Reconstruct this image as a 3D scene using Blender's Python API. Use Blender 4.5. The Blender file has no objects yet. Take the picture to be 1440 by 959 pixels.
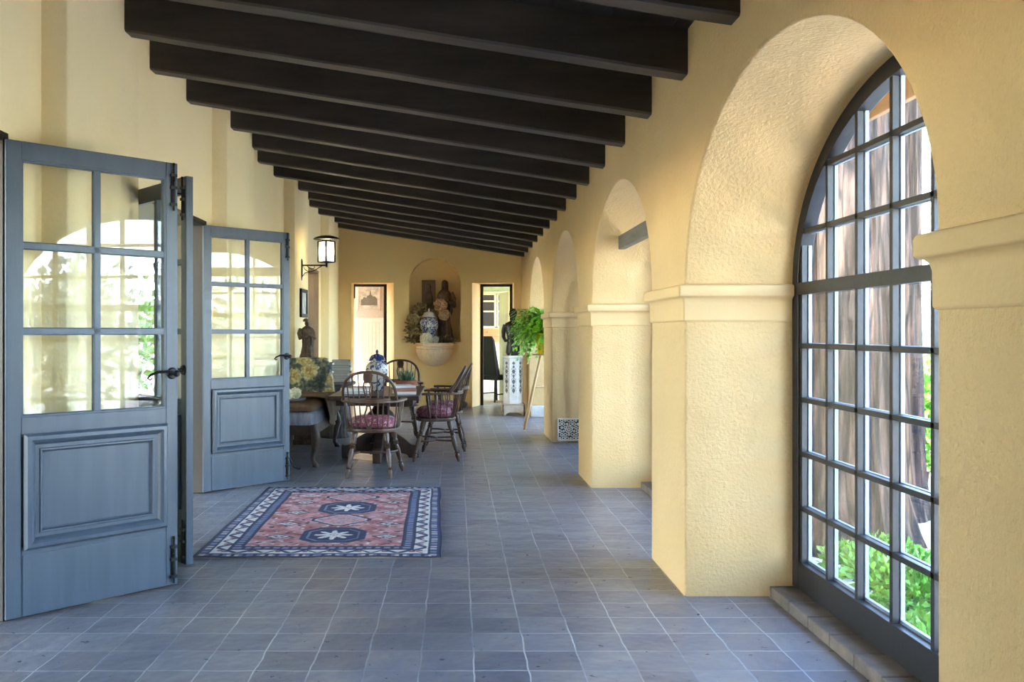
import bpy, bmesh, math, random
from mathutils import Vector, Matrix, noise
random.seed(7)
PI = math.pi
sc = bpy.context.scene
COL = sc.collection

# ------------------------------------------------------------------ helpers
def lin(c):
    return tuple(((x / 255) / 12.92 if x / 255 <= .04045 else ((x / 255 + .055) / 1.055) ** 2.4) for x in c)

class MB:
    def __init__(s):
        s.v, s.f, s.m = [], [], []
    def add(s, vs, fs, m=0):
        o = len(s.v)
        s.v += [tuple(p) for p in vs]
        s.f += [tuple(i + o for i in f) for f in fs]
        s.m += [m] * len(fs)
        return s
    def box(s, x0, x1, y0, y1, z0, z1, m=0, M=None):
        vs = [Vector((x, y, z)) for z in (z0, z1) for x, y in ((x0, y0), (x1, y0), (x1, y1), (x0, y1))]
        if M: vs = [M @ p for p in vs]
        return s.add(vs, [(3, 2, 1, 0), (4, 5, 6, 7), (0, 1, 5, 4), (1, 2, 6, 5), (2, 3, 7, 6), (3, 0, 4, 7)], m)
    def rings(s, rings, m=0, caps=True, closed=False):
        n = len(rings[0]); vs = [p for r in rings for p in r]; fs = []
        k = len(rings)
        for i in range(k if closed else k - 1):
            for j in range(n):
                a, b = i * n + j, i * n + (j + 1) % n
                c, d = ((i + 1) % k) * n + (j + 1) % n, ((i + 1) % k) * n + j
                fs.append((a, b, c, d))
        if caps and not closed:
            fs.append(tuple(range(n))[::-1]); fs.append(tuple((k - 1) * n + j for j in range(n)))
        return s.add(vs, fs, m)
    def tube(s, pts, r, n=8, m=0, sx=1., sy=1., up=None, closed=False):
        pts = [Vector(p) for p in pts]; k = len(pts)
        rr = r if isinstance(r, (list, tuple)) else [r] * k
        T = []
        for i in range(k):
            if closed: t = pts[(i + 1) % k] - pts[i - 1]
            else: t = pts[min(i + 1, k - 1)] - pts[max(i - 1, 0)]
            T.append(t.normalized())
        u = Vector(up) if up else (Vector((0, 0, 1)) if abs(T[0].z) < .9 else Vector((1, 0, 0)))
        out = []
        for i in range(k):
            if up: u = Vector(up)
            a = u - T[i] * u.dot(T[i])
            if a.length < 1e-6: a = T[i].orthogonal()
            a.normalize(); b = T[i].cross(a); u = a
            out.append([pts[i] + (a * math.cos(q) * sy + b * math.sin(q) * sx) * rr[i] for q in (2 * PI * j / n for j in range(n))])
        return s.rings(out, m, True, closed)
    def bar(s, pts, w, t, up=(0, 0, 1), m=0):          # flat rectangular section swept on a path: w across, t along up
        pts = [Vector(p) for p in pts]; k = len(pts); out = []
        for i in range(k):
            T = (pts[min(i + 1, k - 1)] - pts[max(i - 1, 0)]).normalized()
            a = Vector(up); a = (a - T * a.dot(T)).normalized(); b = T.cross(a)
            ww = w[i] if isinstance(w, (list, tuple)) else w
            out.append([pts[i] + a * sa * t / 2 + b * sb * ww / 2 for sa, sb in ((1, 1), (1, -1), (-1, -1), (-1, 1))])
        return s.rings(out, m)
    def lathe(s, prof, c=(0, 0, 0), n=24, m=0, sx=1., sy=1., M=None, flute=0, nf=0, a0=0., a1=2 * PI):
        full = abs(a1 - a0 - 2 * PI) < 1e-6
        cols = n if full else n + 1
        out = []
        for r, z in prof:
            ring = []
            for j in range(cols):
                q = a0 + (a1 - a0) * j / n
                q_r = max(r, 1e-4) * (1 + flute * math.cos(nf * q)) if nf else max(r, 1e-4)
                p = Vector((c[0] + q_r * math.cos(q) * sx, c[1] + q_r * math.sin(q) * sy, c[2] + z))
                ring.append(M @ p if M else p)
            out.append(ring)
        if full: return s.rings(out, m)
        vs = [p for r in out for p in r]; fs = []
        for i in range(len(out) - 1):
            for j in range(n): fs.append((i * cols + j, i * cols + j + 1, (i + 1) * cols + j + 1, (i + 1) * cols + j))
        fs.append(tuple(range(cols))[::-1]); fs.append(tuple((len(out) - 1) * cols + j for j in range(cols)))
        fs.append(tuple(i * cols for i in range(len(out)))); fs.append(tuple(i * cols + n for i in range(len(out)))[::-1])
        return s.add(vs, fs, m)
    def lathe_on(s, a, b, prof, n=10, m=0):             # lathe between points; prof = (radius, t 0..1)
        a, b = Vector(a), Vector(b); d = b - a
        return s.tube([a + d * t for _, t in prof], [r for r, _ in prof], n, m)
    def prism(s, poly, d, M=None, m=0):                # polygon in local xy, extruded 0..d in local z
        n = len(poly)
        vs = [Vector((x, y, 0)) for x, y in poly] + [Vector((x, y, d)) for x, y in poly]
        if M: vs = [M @ p for p in vs]
        fs = [tuple(range(n))[::-1], tuple(range(n, 2 * n))] + [(i, (i + 1) % n, n + (i + 1) % n, n + i) for i in range(n)]
        return s.add(vs, fs, m)
    def ball(s, c, rx, ry, rz, n=14, k=9, m=0, p=1., M=None):    # p<1 gives a boxier pillow
        out = []
        def pw(x): return math.copysign(abs(x) ** p, x)
        for i in range(k + 1):
            t = -PI / 2 + PI * i / k
            ct = max(abs(math.cos(t)), .02) ** 1.
            ring = []
            for j in range(n):
                q = 2 * PI * j / n
                v = Vector((c[0] + rx * ct * pw(math.cos(q)), c[1] + ry * ct * pw(math.sin(q)), c[2] + rz * math.sin(t)))
                ring.append(M @ v if M else v)
            out.append(ring)
        return s.rings(out, m)
    def build(s, name, mat, parent=None, smooth=35, bevel=0, seg=2, loc=None):
        me = bpy.data.meshes.new(name)
        me.from_pydata(s.v, [], s.f); me.validate()
        bm = bmesh.new(); bm.from_mesh(me); bmesh.ops.recalc_face_normals(bm, faces=bm.faces[:])
        bm.to_mesh(me); bm.free()
        for mm in (mat if isinstance(mat, (list, tuple)) else [mat]): me.materials.append(mm)
        if len(me.polygons) == len(s.m): me.polygons.foreach_set('material_index', s.m)
        if smooth:
            me.polygons.foreach_set('use_smooth', [True] * len(me.polygons))
            me.set_sharp_from_angle(angle=math.radians(smooth))
        o = bpy.data.objects.new(name, me); COL.objects.link(o)
        if parent: o.parent = parent
        if loc: o.location = loc
        if bevel:
            b = o.modifiers.new('edge', 'BEVEL'); b.width = bevel; b.segments = seg; b.limit_method = 'ANGLE'; b.angle_limit = math.radians(40)
            b.harden_normals = False
        return o

def tag(o, label=None, cat=None, group=None, kind=None):
    if label: o['label'] = label
    if cat: o['category'] = cat
    if group: o['group'] = group
    if kind: o['kind'] = kind
    return o

def thing(name, label, cat, loc=(0, 0, 0), rz=0., group=None, kind=None):
    o = bpy.data.objects.new(name, None); COL.objects.link(o)
    o.location = loc; o.rotation_euler = (0, 0, rz); o.empty_display_size = .1
    return tag(o, label, cat, group, kind)

def copy_tree(o, parent=None):
    c = o.copy(); COL.objects.link(c)
    if parent: c.parent = parent
    for ch in list(o.children): copy_tree(ch, c)
    return c

# ------------------------------------------------------------------ materials
def nt_new(name):
    m = bpy.data.materials.new(name); m.use_nodes = True
    nt = m.node_tree; b = nt.nodes['Principled BSDF']
    return m, nt, b

def N(nt, t, **k):
    n = nt.nodes.new(t)
    for a, v in k.items():
        if a in n.inputs.keys(): n.inputs[a].default_value = v
        else: setattr(n, a, v)
    return n

def ramp(nt, fac, stops, interp='LINEAR'):
    r = nt.nodes.new('ShaderNodeValToRGB'); r.color_ramp.interpolation = interp
    e = r.color_ramp.elements
    while len(e) < len(stops): e.new(.5)
    for i, (p, c) in enumerate(stops):
        e[i].position = p; e[i].color = (*lin(c), 1) if not isinstance(c, float) else (c, c, c, 1)
    nt.links.new(fac, r.inputs['Fac'])
    return r.outputs['Color']

def coords(nt, scale=(1, 1, 1), loc=(0, 0, 0), kind='Object'):
    tc = nt.nodes.new('ShaderNodeTexCoord'); mp = nt.nodes.new('ShaderNodeMapping')
    mp.inputs['Scale'].default_value = scale; mp.inputs['Location'].default_value = loc
    nt.links.new(tc.outputs[kind], mp.inputs['Vector'])
    return mp.outputs['Vector']

def bump(nt, b, h, strength=.3, dist=.01):
    n = nt.nodes.new('ShaderNodeBump'); n.inputs['Strength'].default_value = strength; n.inputs['Distance'].default_value = dist
    nt.links.new(h, n.inputs['Height']); nt.links.new(n.outputs['Normal'], b.inputs['Normal'])
    return n

def noisy(name, c1, c2, scale=8, stretch=(1, 1, 1), rough=.6, bs=.15, bd=.004, metal=0., detail=5, c3=None, spec=.5, lo=.32, hi=.68):
    m, nt, b = nt_new(name)
    v = coords(nt, stretch)
    n = N(nt, 'ShaderNodeTexNoise', Scale=scale, Detail=detail, Roughness=.6); nt.links.new(v, n.inputs['Vector'])
    st = [(lo, c1), (hi, c2)] if c3 is None else [(lo, c1), (.5, c2), (hi, c3)]
    nt.links.new(ramp(nt, n.outputs['Fac'], st), b.inputs['Base Color'])
    b.inputs['Roughness'].default_value = rough; b.inputs['Metallic'].default_value = metal
    b.inputs['Specular IOR Level'].default_value = spec
    if bs: bump(nt, b, n.outputs['Fac'], bs, bd)
    return m

def plain(name, c, rough=.5, metal=0., spec=.5):
    return noisy(name, tuple(max(0, x - 5) for x in c), tuple(min(255, x + 5) for x in c), 12, rough=rough, metal=metal, bs=.05, bd=.002, spec=spec)

def wood(name, c1, c2, axis='x', rough=.45, scale=14, bs=.12):
    st = {'x': (.12, 1, 1), 'y': (1, .12, 1), 'z': (1, 1, .12)}[axis]
    return noisy(name, c1, c2, scale, st, rough, bs, .003)

def stucco(name, c1, c2, grain=55, bs=.42):
    m, nt, b = nt_new(name)
    v = coords(nt)
    n1 = N(nt, 'ShaderNodeTexNoise', Scale=1.3, Detail=4.); nt.links.new(v, n1.inputs['Vector'])
    n2 = N(nt, 'ShaderNodeTexNoise', Scale=float(grain), Detail=3., Roughness=.55); nt.links.new(v, n2.inputs['Vector'])
    n3 = N(nt, 'ShaderNodeTexNoise', Scale=7., Detail=3.); nt.links.new(v, n3.inputs['Vector'])
    nt.links.new(ramp(nt, n1.outputs['Fac'], [(.3, c1), (.7, c2)]), b.inputs['Base Color'])
    b.inputs['Roughness'].default_value = .82; b.inputs['Specular IOR Level'].default_value = .25
    ad = N(nt, 'ShaderNodeMath', operation='MULTIPLY_ADD'); nt.links.new(n3.outputs['Fac'], ad.inputs[0]); ad.inputs[1].default_value = 1.3
    nt.links.new(n2.outputs['Fac'], ad.inputs[2])
    bump(nt, b, ad.outputs[0], bs, .008)
    return m

M = {}
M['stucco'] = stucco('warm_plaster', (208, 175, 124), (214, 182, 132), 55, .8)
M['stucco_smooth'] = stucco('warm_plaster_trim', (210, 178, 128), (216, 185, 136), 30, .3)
M['stucco_left'] = stucco('lightened_plaster_left', (250, 228, 174), (252, 232, 182), 40, .3)  # same plaster as the arcade, lightened to stand in for missing window light
M['stucco_end'] = stucco('lightened_plaster_end', (240, 208, 146), (243, 213, 154), 40, .2)  # same plaster again, lightened to offset the shade at the far end
M['beam'] = noisy('stained_beam_timber', (46, 39, 35), (66, 58, 53), 10, (.15, 1, 1), .5, .35, .006)
M['door'] = noisy('slate_blue_paint', (64, 75, 88), (72, 84, 98), 16, (1, 1, .08), .38, .12, .002)
M['jamb'] = wood('dark_jamb_wood', (36, 27, 22), (52, 40, 32), 'z')
M['jamb_brown'] = wood('brown_jamb_wood', (104, 80, 55), (128, 100, 70), 'z')
M['iron'] = noisy('black_iron', (20, 20, 22), (36, 36, 38), 30, rough=.42, metal=.6)
M['window'] = noisy('black_window_paint', (24, 24, 26), (32, 32, 35), 20, rough=.45)
M['chair_wood'] = wood('worn_elm', (60, 41, 31), (92, 66, 49), 'z', .34, 22)
M['table_wood'] = wood('dark_oak', (48, 36, 31), (72, 56, 48), 'y', .34, 16)
M['light_wood'] = wood('pale_tripod_wood', (176, 140, 92), (200, 164, 114), 'z', .5)
M['paper'] = plain('page_paper', (226, 224, 214), .8)
M['terracotta'] = noisy('terracotta', (142, 84, 62), (168, 104, 78), 9, rough=.8)
M['bronze'] = noisy('dark_bronze', (34, 28, 24), (60, 50, 42), 14, rough=.42, metal=.5)
M['carved'] = noisy('weathered_carving', (62, 48, 36), (116, 94, 70), 16, rough=.7, bs=.5, bd=.01)
M['dark_carved'] = noisy('dark_carving', (66, 50, 38), (120, 94, 72), 14, rough=.7, bs=.5, bd=.01)
M['stone'] = noisy('cast_stone', (232, 204, 168), (242, 218, 184), 20, rough=.8, bs=.2)
M['white_stone'] = noisy('painted_white_stone', (210, 202, 188), (230, 224, 212), 9, rough=.7)
M['grey'] = noisy('grey_stone', (96, 92, 88), (124, 120, 114), 20, rough=.85)
M['curb'] = noisy('curb_tile', (84, 76, 70), (126, 112, 100), 7, rough=.55, bs=.3)
M['white_paint'] = plain('white_board_paint', (228, 218, 206), .5)
M['leather'] = noisy('brown_leather', (82, 62, 46), (112, 88, 66), 9, rough=.62, spec=.25, bs=.25, bd=.01)
M['throw'] = noisy('brown_throw', (112, 92, 66), (152, 130, 100), 30, rough=.85, bs=.4, bd=.008)
M['seat_blue'] = noisy('grey_blue_stripe', (104, 106, 122), (150, 150, 160), 30, (1, .2, .2), rough=.8)
M['yellow_pot'] = plain('yellow_glaze', (226, 186, 30), .25)
M['black_cloth'] = noisy('black_upholstery', (16, 15, 16), (28, 26, 28), 20, rough=.75)
M['orange_wood'] = wood('honey_wood', (168, 112, 62), (194, 136, 82), 'x', .45)
M['cabinet'] = wood('cream_cabinet', (206, 186, 150), (222, 204, 170), 'z', .5)
M['fern'] = noisy('fern_green', (78, 146, 26), (150, 206, 60), 5, rough=.5, bs=0)
M['shrub'] = noisy('shrub_green', (58, 118, 34), (126, 178, 62), 3, rough=.5, bs=0)
M['shrub_pale'] = noisy('pale_shrub_green', (134, 152, 136), (206, 216, 206), 2.5, rough=.55, bs=0)
M['shrub_dark'] = noisy('dark_foliage', (52, 80, 40), (104, 128, 74), 2.5, rough=.55, bs=0)
M['succulent'] = noisy('succulent_green', (70, 100, 78), (128, 152, 122), 20, rough=.6, bs=0)
M['petal'] = noisy('cream_petal', (226, 216, 180), (246, 240, 220), 20, rough=.7, bs=0)
M['petal_dry'] = noisy('dried_petal', (140, 116, 80), (196, 172, 126), 20, rough=.8, bs=0)
M['petal_pink'] = noisy('faded_pink_petal', (196, 160, 124), (222, 190, 154), 20, rough=.8, bs=0)
M['leaf_dry'] = noisy('dried_leaf', (104, 88, 58), (160, 136, 94), 14, rough=.8, bs=0)
M['mulch'] = noisy('redwood_litter', (128, 122, 116), (200, 196, 192), 22, rough=.95, bs=.8, bd=.03, detail=8)
M['paving'] = noisy('pale_paving', (96, 96, 88), (122, 120, 110), 5, rough=.9, bs=.3)
M['wallpaper'] = noisy('pinkish_wallpaper', (192, 176, 164), (206, 190, 178), 40, rough=.8, bs=0)
M['art_line'] = plain('ink_grey', (110, 100, 92), .8)
M['plain_wall'] = plain('pale_green_plaster', (190, 196, 164), .8)
M['tile_floor_far'] = plain('far_floor', (150, 130, 108), .5)
M['book_dark'] = noisy('dark_book_cloth', (64, 56, 46), (96, 84, 64), 8, rough=.7)
M['book_blue'] = plain('blue_book_cloth', (66, 82, 118), .6)
M['book_rose'] = plain('rose_book_cloth', (172, 112, 96), .6)
M['book_white'] = plain('white_book_cover', (222, 224, 222), .5)
M['eave'] = wood('eave_timber', (120, 92, 66), (150, 118, 88), 'y', .7)
M['chrome'] = plain('worn_brass_pull', (150, 120, 70), .35, .8)

# planked ceiling
m, nt, b = nt_new('ceiling_boards'); v = coords(nt)
sx = N(nt, 'ShaderNodeSeparateXYZ'); nt.links.new(v, sx.inputs[0])
mu = N(nt, 'ShaderNodeMath', operation='MULTIPLY'); nt.links.new(sx.outputs['X'], mu.inputs[0]); mu.inputs[1].default_value = 1 / .16
fr = N(nt, 'ShaderNodeMath', operation='FRACT'); nt.links.new(mu.outputs[0], fr.inputs[0])
n = N(nt, 'ShaderNodeTexNoise', Scale=6., Detail=4.); nt.links.new(coords(nt, (1, .1, 1)), n.inputs['Vector'])
nt.links.new(ramp(nt, n.outputs['Fac'], [(.3, (30, 26, 23)), (.7, (44, 38, 34))]), b.inputs['Base Color'])
g = ramp(nt, fr.outputs[0], [(0., 0.), (.05, 1.)]); bump(nt, b, g, .8, .01); b.inputs['Roughness'].default_value = .6
M['boards'] = m

# floor tile: square hand-made tile with light joints
m, nt, b = nt_new('slate_floor_tile')
v0 = coords(nt, (1, 1, 1), (-.072, -3.63 + .2265 * 20, 0))
dn = N(nt, 'ShaderNodeTexNoise', Scale=5., Detail=3.); nt.links.new(v0, dn.inputs['Vector'])
sb = N(nt, 'ShaderNodeVectorMath', operation='SUBTRACT'); nt.links.new(dn.outputs['Color'], sb.inputs[0]); sb.inputs[1].default_value = (.5, .5, .5)
sl = N(nt, 'ShaderNodeVectorMath', operation='SCALE'); nt.links.new(sb.outputs[0], sl.inputs[0]); sl.inputs['Scale'].default_value = .022
av = N(nt, 'ShaderNodeVectorMath', operation='ADD'); nt.links.new(v0, av.inputs[0]); nt.links.new(sl.outputs[0], av.inputs[1])
def brick(mort, smooth):
    br = N(nt, 'ShaderNodeTexBrick', offset=0., squash=1.)
    br.inputs['Scale'].default_value = 1.; br.inputs['Brick Width'].default_value = .2265; br.inputs['Row Height'].default_value = .2265
    br.inputs['Mortar Size'].default_value = mort; br.inputs['Mortar Smooth'].default_value = smooth
    br.inputs['Bias'].default_value = 0.
    nt.links.new(av.outputs[0], br.inputs['Vector'])
    return br
br = brick(.0042, .1)
br.inputs['Color1'].default_value = (*lin((156, 154, 160)), 1); br.inputs['Color2'].default_value = (*lin((188, 186, 188)), 1); br.inputs['Mortar'].default_value = (*lin((176, 178, 188)), 1)
n1 = N(nt, 'ShaderNodeTexNoise', Scale=2.6, Detail=6., Roughness=.65); nt.links.new(v0, n1.inputs['Vector'])
n2 = N(nt, 'ShaderNodeTexNoise', Scale=18., Detail=5., Roughness=.65); nt.links.new(v0, n2.inputs['Vector'])
mx = N(nt, 'ShaderNodeMix', data_type='RGBA', blend_type='OVERLAY'); mx.inputs[0].default_value = .8
nt.links.new(br.outputs['Color'], mx.inputs[6]); nt.links.new(ramp(nt, n1.outputs['Fac'], [(.3, (108, 112, 124)), (.55, (126, 127, 130)), (.75, (148, 138, 128))]), mx.inputs[7])
mx2 = N(nt, 'ShaderNodeMix', data_type='RGBA', blend_type='OVERLAY'); mx2.inputs[0].default_value = .4
nt.links.new(mx.outputs[2], mx2.inputs[6]); nt.links.new(ramp(nt, n2.outputs['Fac'], [(.3, (96, 96, 96)), (.7, (158, 158, 158))]), mx2.inputs[7])
# worn pale grout, stronger in patches
br2 = brick(.0036, .3)
n4 = N(nt, 'ShaderNodeTexNoise', Scale=1.7, Detail=4.); nt.links.new(v0, n4.inputs['Vector'])
gm = N(nt, 'ShaderNodeMath', operation='MULTIPLY'); nt.links.new(br2.outputs['Fac'], gm.inputs[0])
nt.links.new(ramp(nt, n4.outputs['Fac'], [(.36, .04), (.6, .85)]), gm.inputs[1])
mx3 = N(nt, 'ShaderNodeMix', data_type='RGBA'); nt.links.new(gm.outputs[0], mx3.inputs[0]); nt.links.new(mx2.outputs[2], mx3.inputs[6]); mx3.inputs[7].default_value = (*lin((196, 194, 192)), 1)
nt.links.new(mx3.outputs[2], b.inputs['Base Color'])
rr = N(nt, 'ShaderNodeMapRange'); nt.links.new(n2.outputs['Fac'], rr.inputs['Value']); rr.inputs['To Min'].default_value = .2; rr.inputs['To Max'].default_value = .42
nt.links.new(rr.outputs[0], b.inputs['Roughness'])
ht = N(nt, 'ShaderNodeMath', operation='MULTIPLY_ADD'); nt.links.new(br.outputs['Fac'], ht.inputs[0]); ht.inputs[1].default_value = -1.2
nl = N(nt, 'ShaderNodeMath', operation='MULTIPLY'); nt.links.new(n2.outputs['Fac'], nl.inputs[0]); nl.inputs[1].default_value = .35
n5 = N(nt, 'ShaderNodeTexNoise', Scale=6., Detail=2.); nt.links.new(v0, n5.inputs['Vector'])
nl2 = N(nt, 'ShaderNodeMath', operation='MULTIPLY_ADD'); nt.links.new(n5.outputs['Fac'], nl2.inputs[0]); nl2.inputs[1].default_value = 2.6; nt.links.new(nl.outputs[0], nl2.inputs[2])
nt.links.new(nl2.outputs[0], ht.inputs[2]); bump(nt, b, ht.outputs[0], .8, .007)
M['floor'] = m

# thin glass: clear sheet with a mirror share that grows at grazing angles
m = bpy.data.materials.new('window_glass'); m.use_nodes = True; nt = m.node_tree; nt.nodes.clear()
out = N(nt, 'ShaderNodeOutputMaterial'); mixs = N(nt, 'ShaderNodeMixShader'); tr = N(nt, 'ShaderNodeBsdfTransparent'); gl = N(nt, 'ShaderNodeBsdfGlossy')
tr.inputs['Color'].default_value = (.97, .98, .98, 1); gl.inputs['Roughness'].default_value = .005; gl.inputs['Color'].default_value = (1, 1, 1, 1)
lw = N(nt, 'ShaderNodeLayerWeight'); lw.inputs['Blend'].default_value = .5
pw = N(nt, 'ShaderNodeMath', operation='POWER'); nt.links.new(lw.outputs['Facing'], pw.inputs[0]); pw.inputs[1].default_value = 4.
ma = N(nt, 'ShaderNodeMath', operation='MULTIPLY_ADD'); nt.links.new(pw.outputs[0], ma.inputs[0]); ma.inputs[1].default_value = .9; ma.inputs[2].default_value = .018
nt.links.new(ma.outputs[0], mixs.inputs[0]); nt.links.new(tr.outputs[0], mixs.inputs[1]); nt.links.new(gl.outputs[0], mixs.inputs[2]); nt.links.new(mixs.outputs[0], out.inputs[0])
M['glass'] = m

m, nt, b = nt_new('frosted_lantern_glass'); b.inputs['Base Color'].default_value = (*lin((186, 190, 180)), 1); b.inputs['Roughness'].default_value = .5
b.inputs['Transmission Weight'].default_value = .35; M['frosted'] = m

# bark
m, nt, b = nt_new('redwood_bark'); v = coords(nt, (1, 1, .11))
n1 = N(nt, 'ShaderNodeTexNoise', Scale=11., Detail=8., Roughness=.7); nt.links.new(v, n1.inputs['Vector'])
n2 = N(nt, 'ShaderNodeTexVoronoi', Scale=7.); nt.links.new(coords(nt, (1, 1, .16)), n2.inputs['Vector'])
dnb = N(nt, 'ShaderNodeTexNoise', Scale=5., Detail=3.); nt.links.new(v, dnb.inputs['Vector'])
mvb = N(nt, 'ShaderNodeMix', data_type='RGBA'); mvb.inputs[0].default_value = .1; nt.links.new(v, mvb.inputs[6]); nt.links.new(dnb.outputs['Color'], mvb.inputs[7])
ve = N(nt, 'ShaderNodeTexVoronoi', feature='DISTANCE_TO_EDGE', Scale=11.); nt.links.new(mvb.outputs[2], ve.inputs['Vector'])
fis = ramp(nt, ve.outputs['Distance'], [(.02, .08), (.16, 1.)])
colb = ramp(nt, n1.outputs['Fac'], [(.36, (36, 25, 19)), (.48, (68, 48, 37)), (.64, (108, 82, 64))])
mb_ = N(nt, 'ShaderNodeMix', data_type='RGBA', blend_type='MULTIPLY'); mb_.inputs[0].default_value = 1.; nt.links.new(colb, mb_.inputs[6]); nt.links.new(fis, mb_.inputs[7])
nt.links.new(mb_.outputs[2], b.inputs['Base Color'])
ad = N(nt, 'ShaderNodeMath', operation='ADD'); nt.links.new(n1.outputs['Fac'], ad.inputs[0]); nt.links.new(n2.outputs['Distance'], ad.inputs[1])
bump(nt, b, ad.outputs[0], 1., .06); b.inputs['Roughness'].default_value = .95; M['bark'] = m

# blue and white glaze
def glaze(name, scale, lo=.5):
    m, nt, b = nt_new(name); v = coords(nt)
    n = N(nt, 'ShaderNodeTexNoise', Scale=scale, Detail=3., Distortion=1.6); nt.links.new(v, n.inputs['Vector'])
    nt.links.new(ramp(nt, n.outputs['Fac'], [(lo - .02, (216, 214, 204)), (lo + .02, (110, 130, 170)), (lo + .1, (42, 58, 108))]), b.inputs['Base Color'])
    b.inputs['Roughness'].default_value = .22
    return m
M['glaze'] = glaze('blue_white_glaze', 16, .52); M['glaze_fine'] = glaze('fine_blue_white_glaze', 26, .47)
M['glaze_dark'] = glaze('dark_blue_glaze', 14, .40)

# floral chaise cover
m, nt, b = nt_new('floral_cover'); v = coords(nt)
dn = N(nt, 'ShaderNodeTexNoise', Scale=14., Detail=3.); nt.links.new(v, dn.inputs['Vector'])
mxv = N(nt, 'ShaderNodeMix', data_type='RGBA'); mxv.inputs[0].default_value = .12; nt.links.new(v, mxv.inputs[6]); nt.links.new(dn.outputs['Color'], mxv.inputs[7])
vo = N(nt, 'ShaderNodeTexVoronoi', Scale=5.4); nt.links.new(mxv.outputs[2], vo.inputs['Vector'])
n2 = N(nt, 'ShaderNodeTexNoise', Scale=30., Detail=4.); nt.links.new(v, n2.inputs['Vector'])
fl = ramp(nt, vo.outputs['Distance'], [(.0, (196, 172, 108)), (.3, (216, 204, 156)), (.44, (204, 198, 164)), (.5, (128, 134, 122)), (.75, (78, 90, 92))])
lf = ramp(nt, n2.outputs['Fac'], [(.4, (84, 92, 86)), (.5, (140, 142, 130)), (.6, (214, 208, 190))])
mm = N(nt, 'ShaderNodeMix', data_type='RGBA', blend_type='OVERLAY'); mm.inputs[0].default_value = .7; nt.links.new(fl, mm.inputs[6]); nt.links.new(lf, mm.inputs[7])
nt.links.new(mm.outputs[2], b.inputs['Base Color']); b.inputs['Roughness'].default_value = .85; M['floral'] = m

# rose damask cushion
m, nt, b = nt_new('rose_damask'); v = coords(nt)
n = N(nt, 'ShaderNodeTexNoise', Scale=26., Detail=3., Distortion=1.5); nt.links.new(v, n.inputs['Vector'])
nt.links.new(ramp(nt, n.outputs['Fac'], [(.4, (118, 58, 74)), (.52, (158, 92, 108)), (.62, (196, 148, 154))]), b.inputs['Base Color'])
b.inputs['Roughness'].default_value = .8; bump(nt, b, n.outputs['Fac'], .15, .004); M['cushion'] = m

# etched print
m, nt, b = nt_new('etched_print'); v = coords(nt)
n = N(nt, 'ShaderNodeTexNoise', Scale=9., Detail=7., Roughness=.7); nt.links.new(v, n.inputs['Vector'])
nt.links.new(ramp(nt, n.outputs['Fac'], [(.35, (150, 140, 132)), (.6, (204, 194, 182))]), b.inputs['Base Color']); M['print'] = m
m, nt, b = nt_new('blue_grey_print'); v = coords(nt)
n = N(nt, 'ShaderNodeTexNoise', Scale=7., Detail=5.); nt.links.new(v, n.inputs['Vector'])
nt.links.new(ramp(nt, n.outputs['Fac'], [(.35, (150, 162, 168)), (.6, (208, 214, 212))]), b.inputs['Base Color']); M['print_blue'] = m

m, nt, b = nt_new('woven_rug'); at = N(nt, 'ShaderNodeAttribute', attribute_name='weave'); nt.links.new(at.outputs['Color'], b.inputs['Base Color'])
b.inputs['Roughness'].default_value = .95; b.inputs['Specular IOR Level'].default_value = .15
n = N(nt, 'ShaderNodeTexNoise', Scale=160., Detail=2.); nt.links.new(coords(nt), n.inputs['Vector']); bump(nt, b, n.outputs['Fac'], .4, .004); M['rug'] = m

# ------------------------------------------------------------------ camera
cam = bpy.data.cameras.new('camera'); co = bpy.data.objects.new('camera', cam); COL.objects.link(co)
co.location = (0, 0, 1.4); co.rotation_euler = (PI / 2, 0, 0)
cam.sensor_width = 36; cam.lens = 36 * 1235 / 1440; cam.shift_x = (720 - 642) / 1440; cam.shift_y = -(479.5 - 467) / 1440
cam.clip_start = .05; cam.clip_end = 300
sc.camera = co

# ------------------------------------------------------------------ setting
XR, XO = 1.21, 1.86            # arcade: corridor face and garden face
XL, XP, XLO = -2.2, -2.06, -2.62
YE = 16.4
def zb(x): return 2.75 - .157 * (x - 1.21)     # underside of the rafters
def zd(x): return zb(x) + .235                   # underside of the boarding
CEN = [3.435, 6.675, 9.945, 13.4]  # arch centres
HA, ZS, RB = 1.22, 1.65, .885

o = MB().box(-2.7, 1.86, -4.7, 17.0, -.12, 0).build('floor', M['floor'], smooth=0); tag(o, kind='structure')
o = MB()
xs = (-3.0, 2.45)
o.add([(x, y, zd(x) + dz) for dz in (0, .06) for x, y in ((xs[0], -2.), (xs[1], -2.), (xs[1], 17.2), (xs[0], 17.2))],
      [(3, 2, 1, 0), (4, 5, 6, 7), (0, 1, 5, 4), (1, 2, 6, 5), (2, 3, 7, 6), (3, 0, 4, 7)])
tag(o.build('ceiling', M['boards'], smooth=0), kind='structure')

def arch_pts(c, a=HA, b=RB, n=40):
    return [(c + a * math.cos(PI - PI * i / n), ZS + b * math.sin(PI * i / n)) for i in range(n + 1)]

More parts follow.
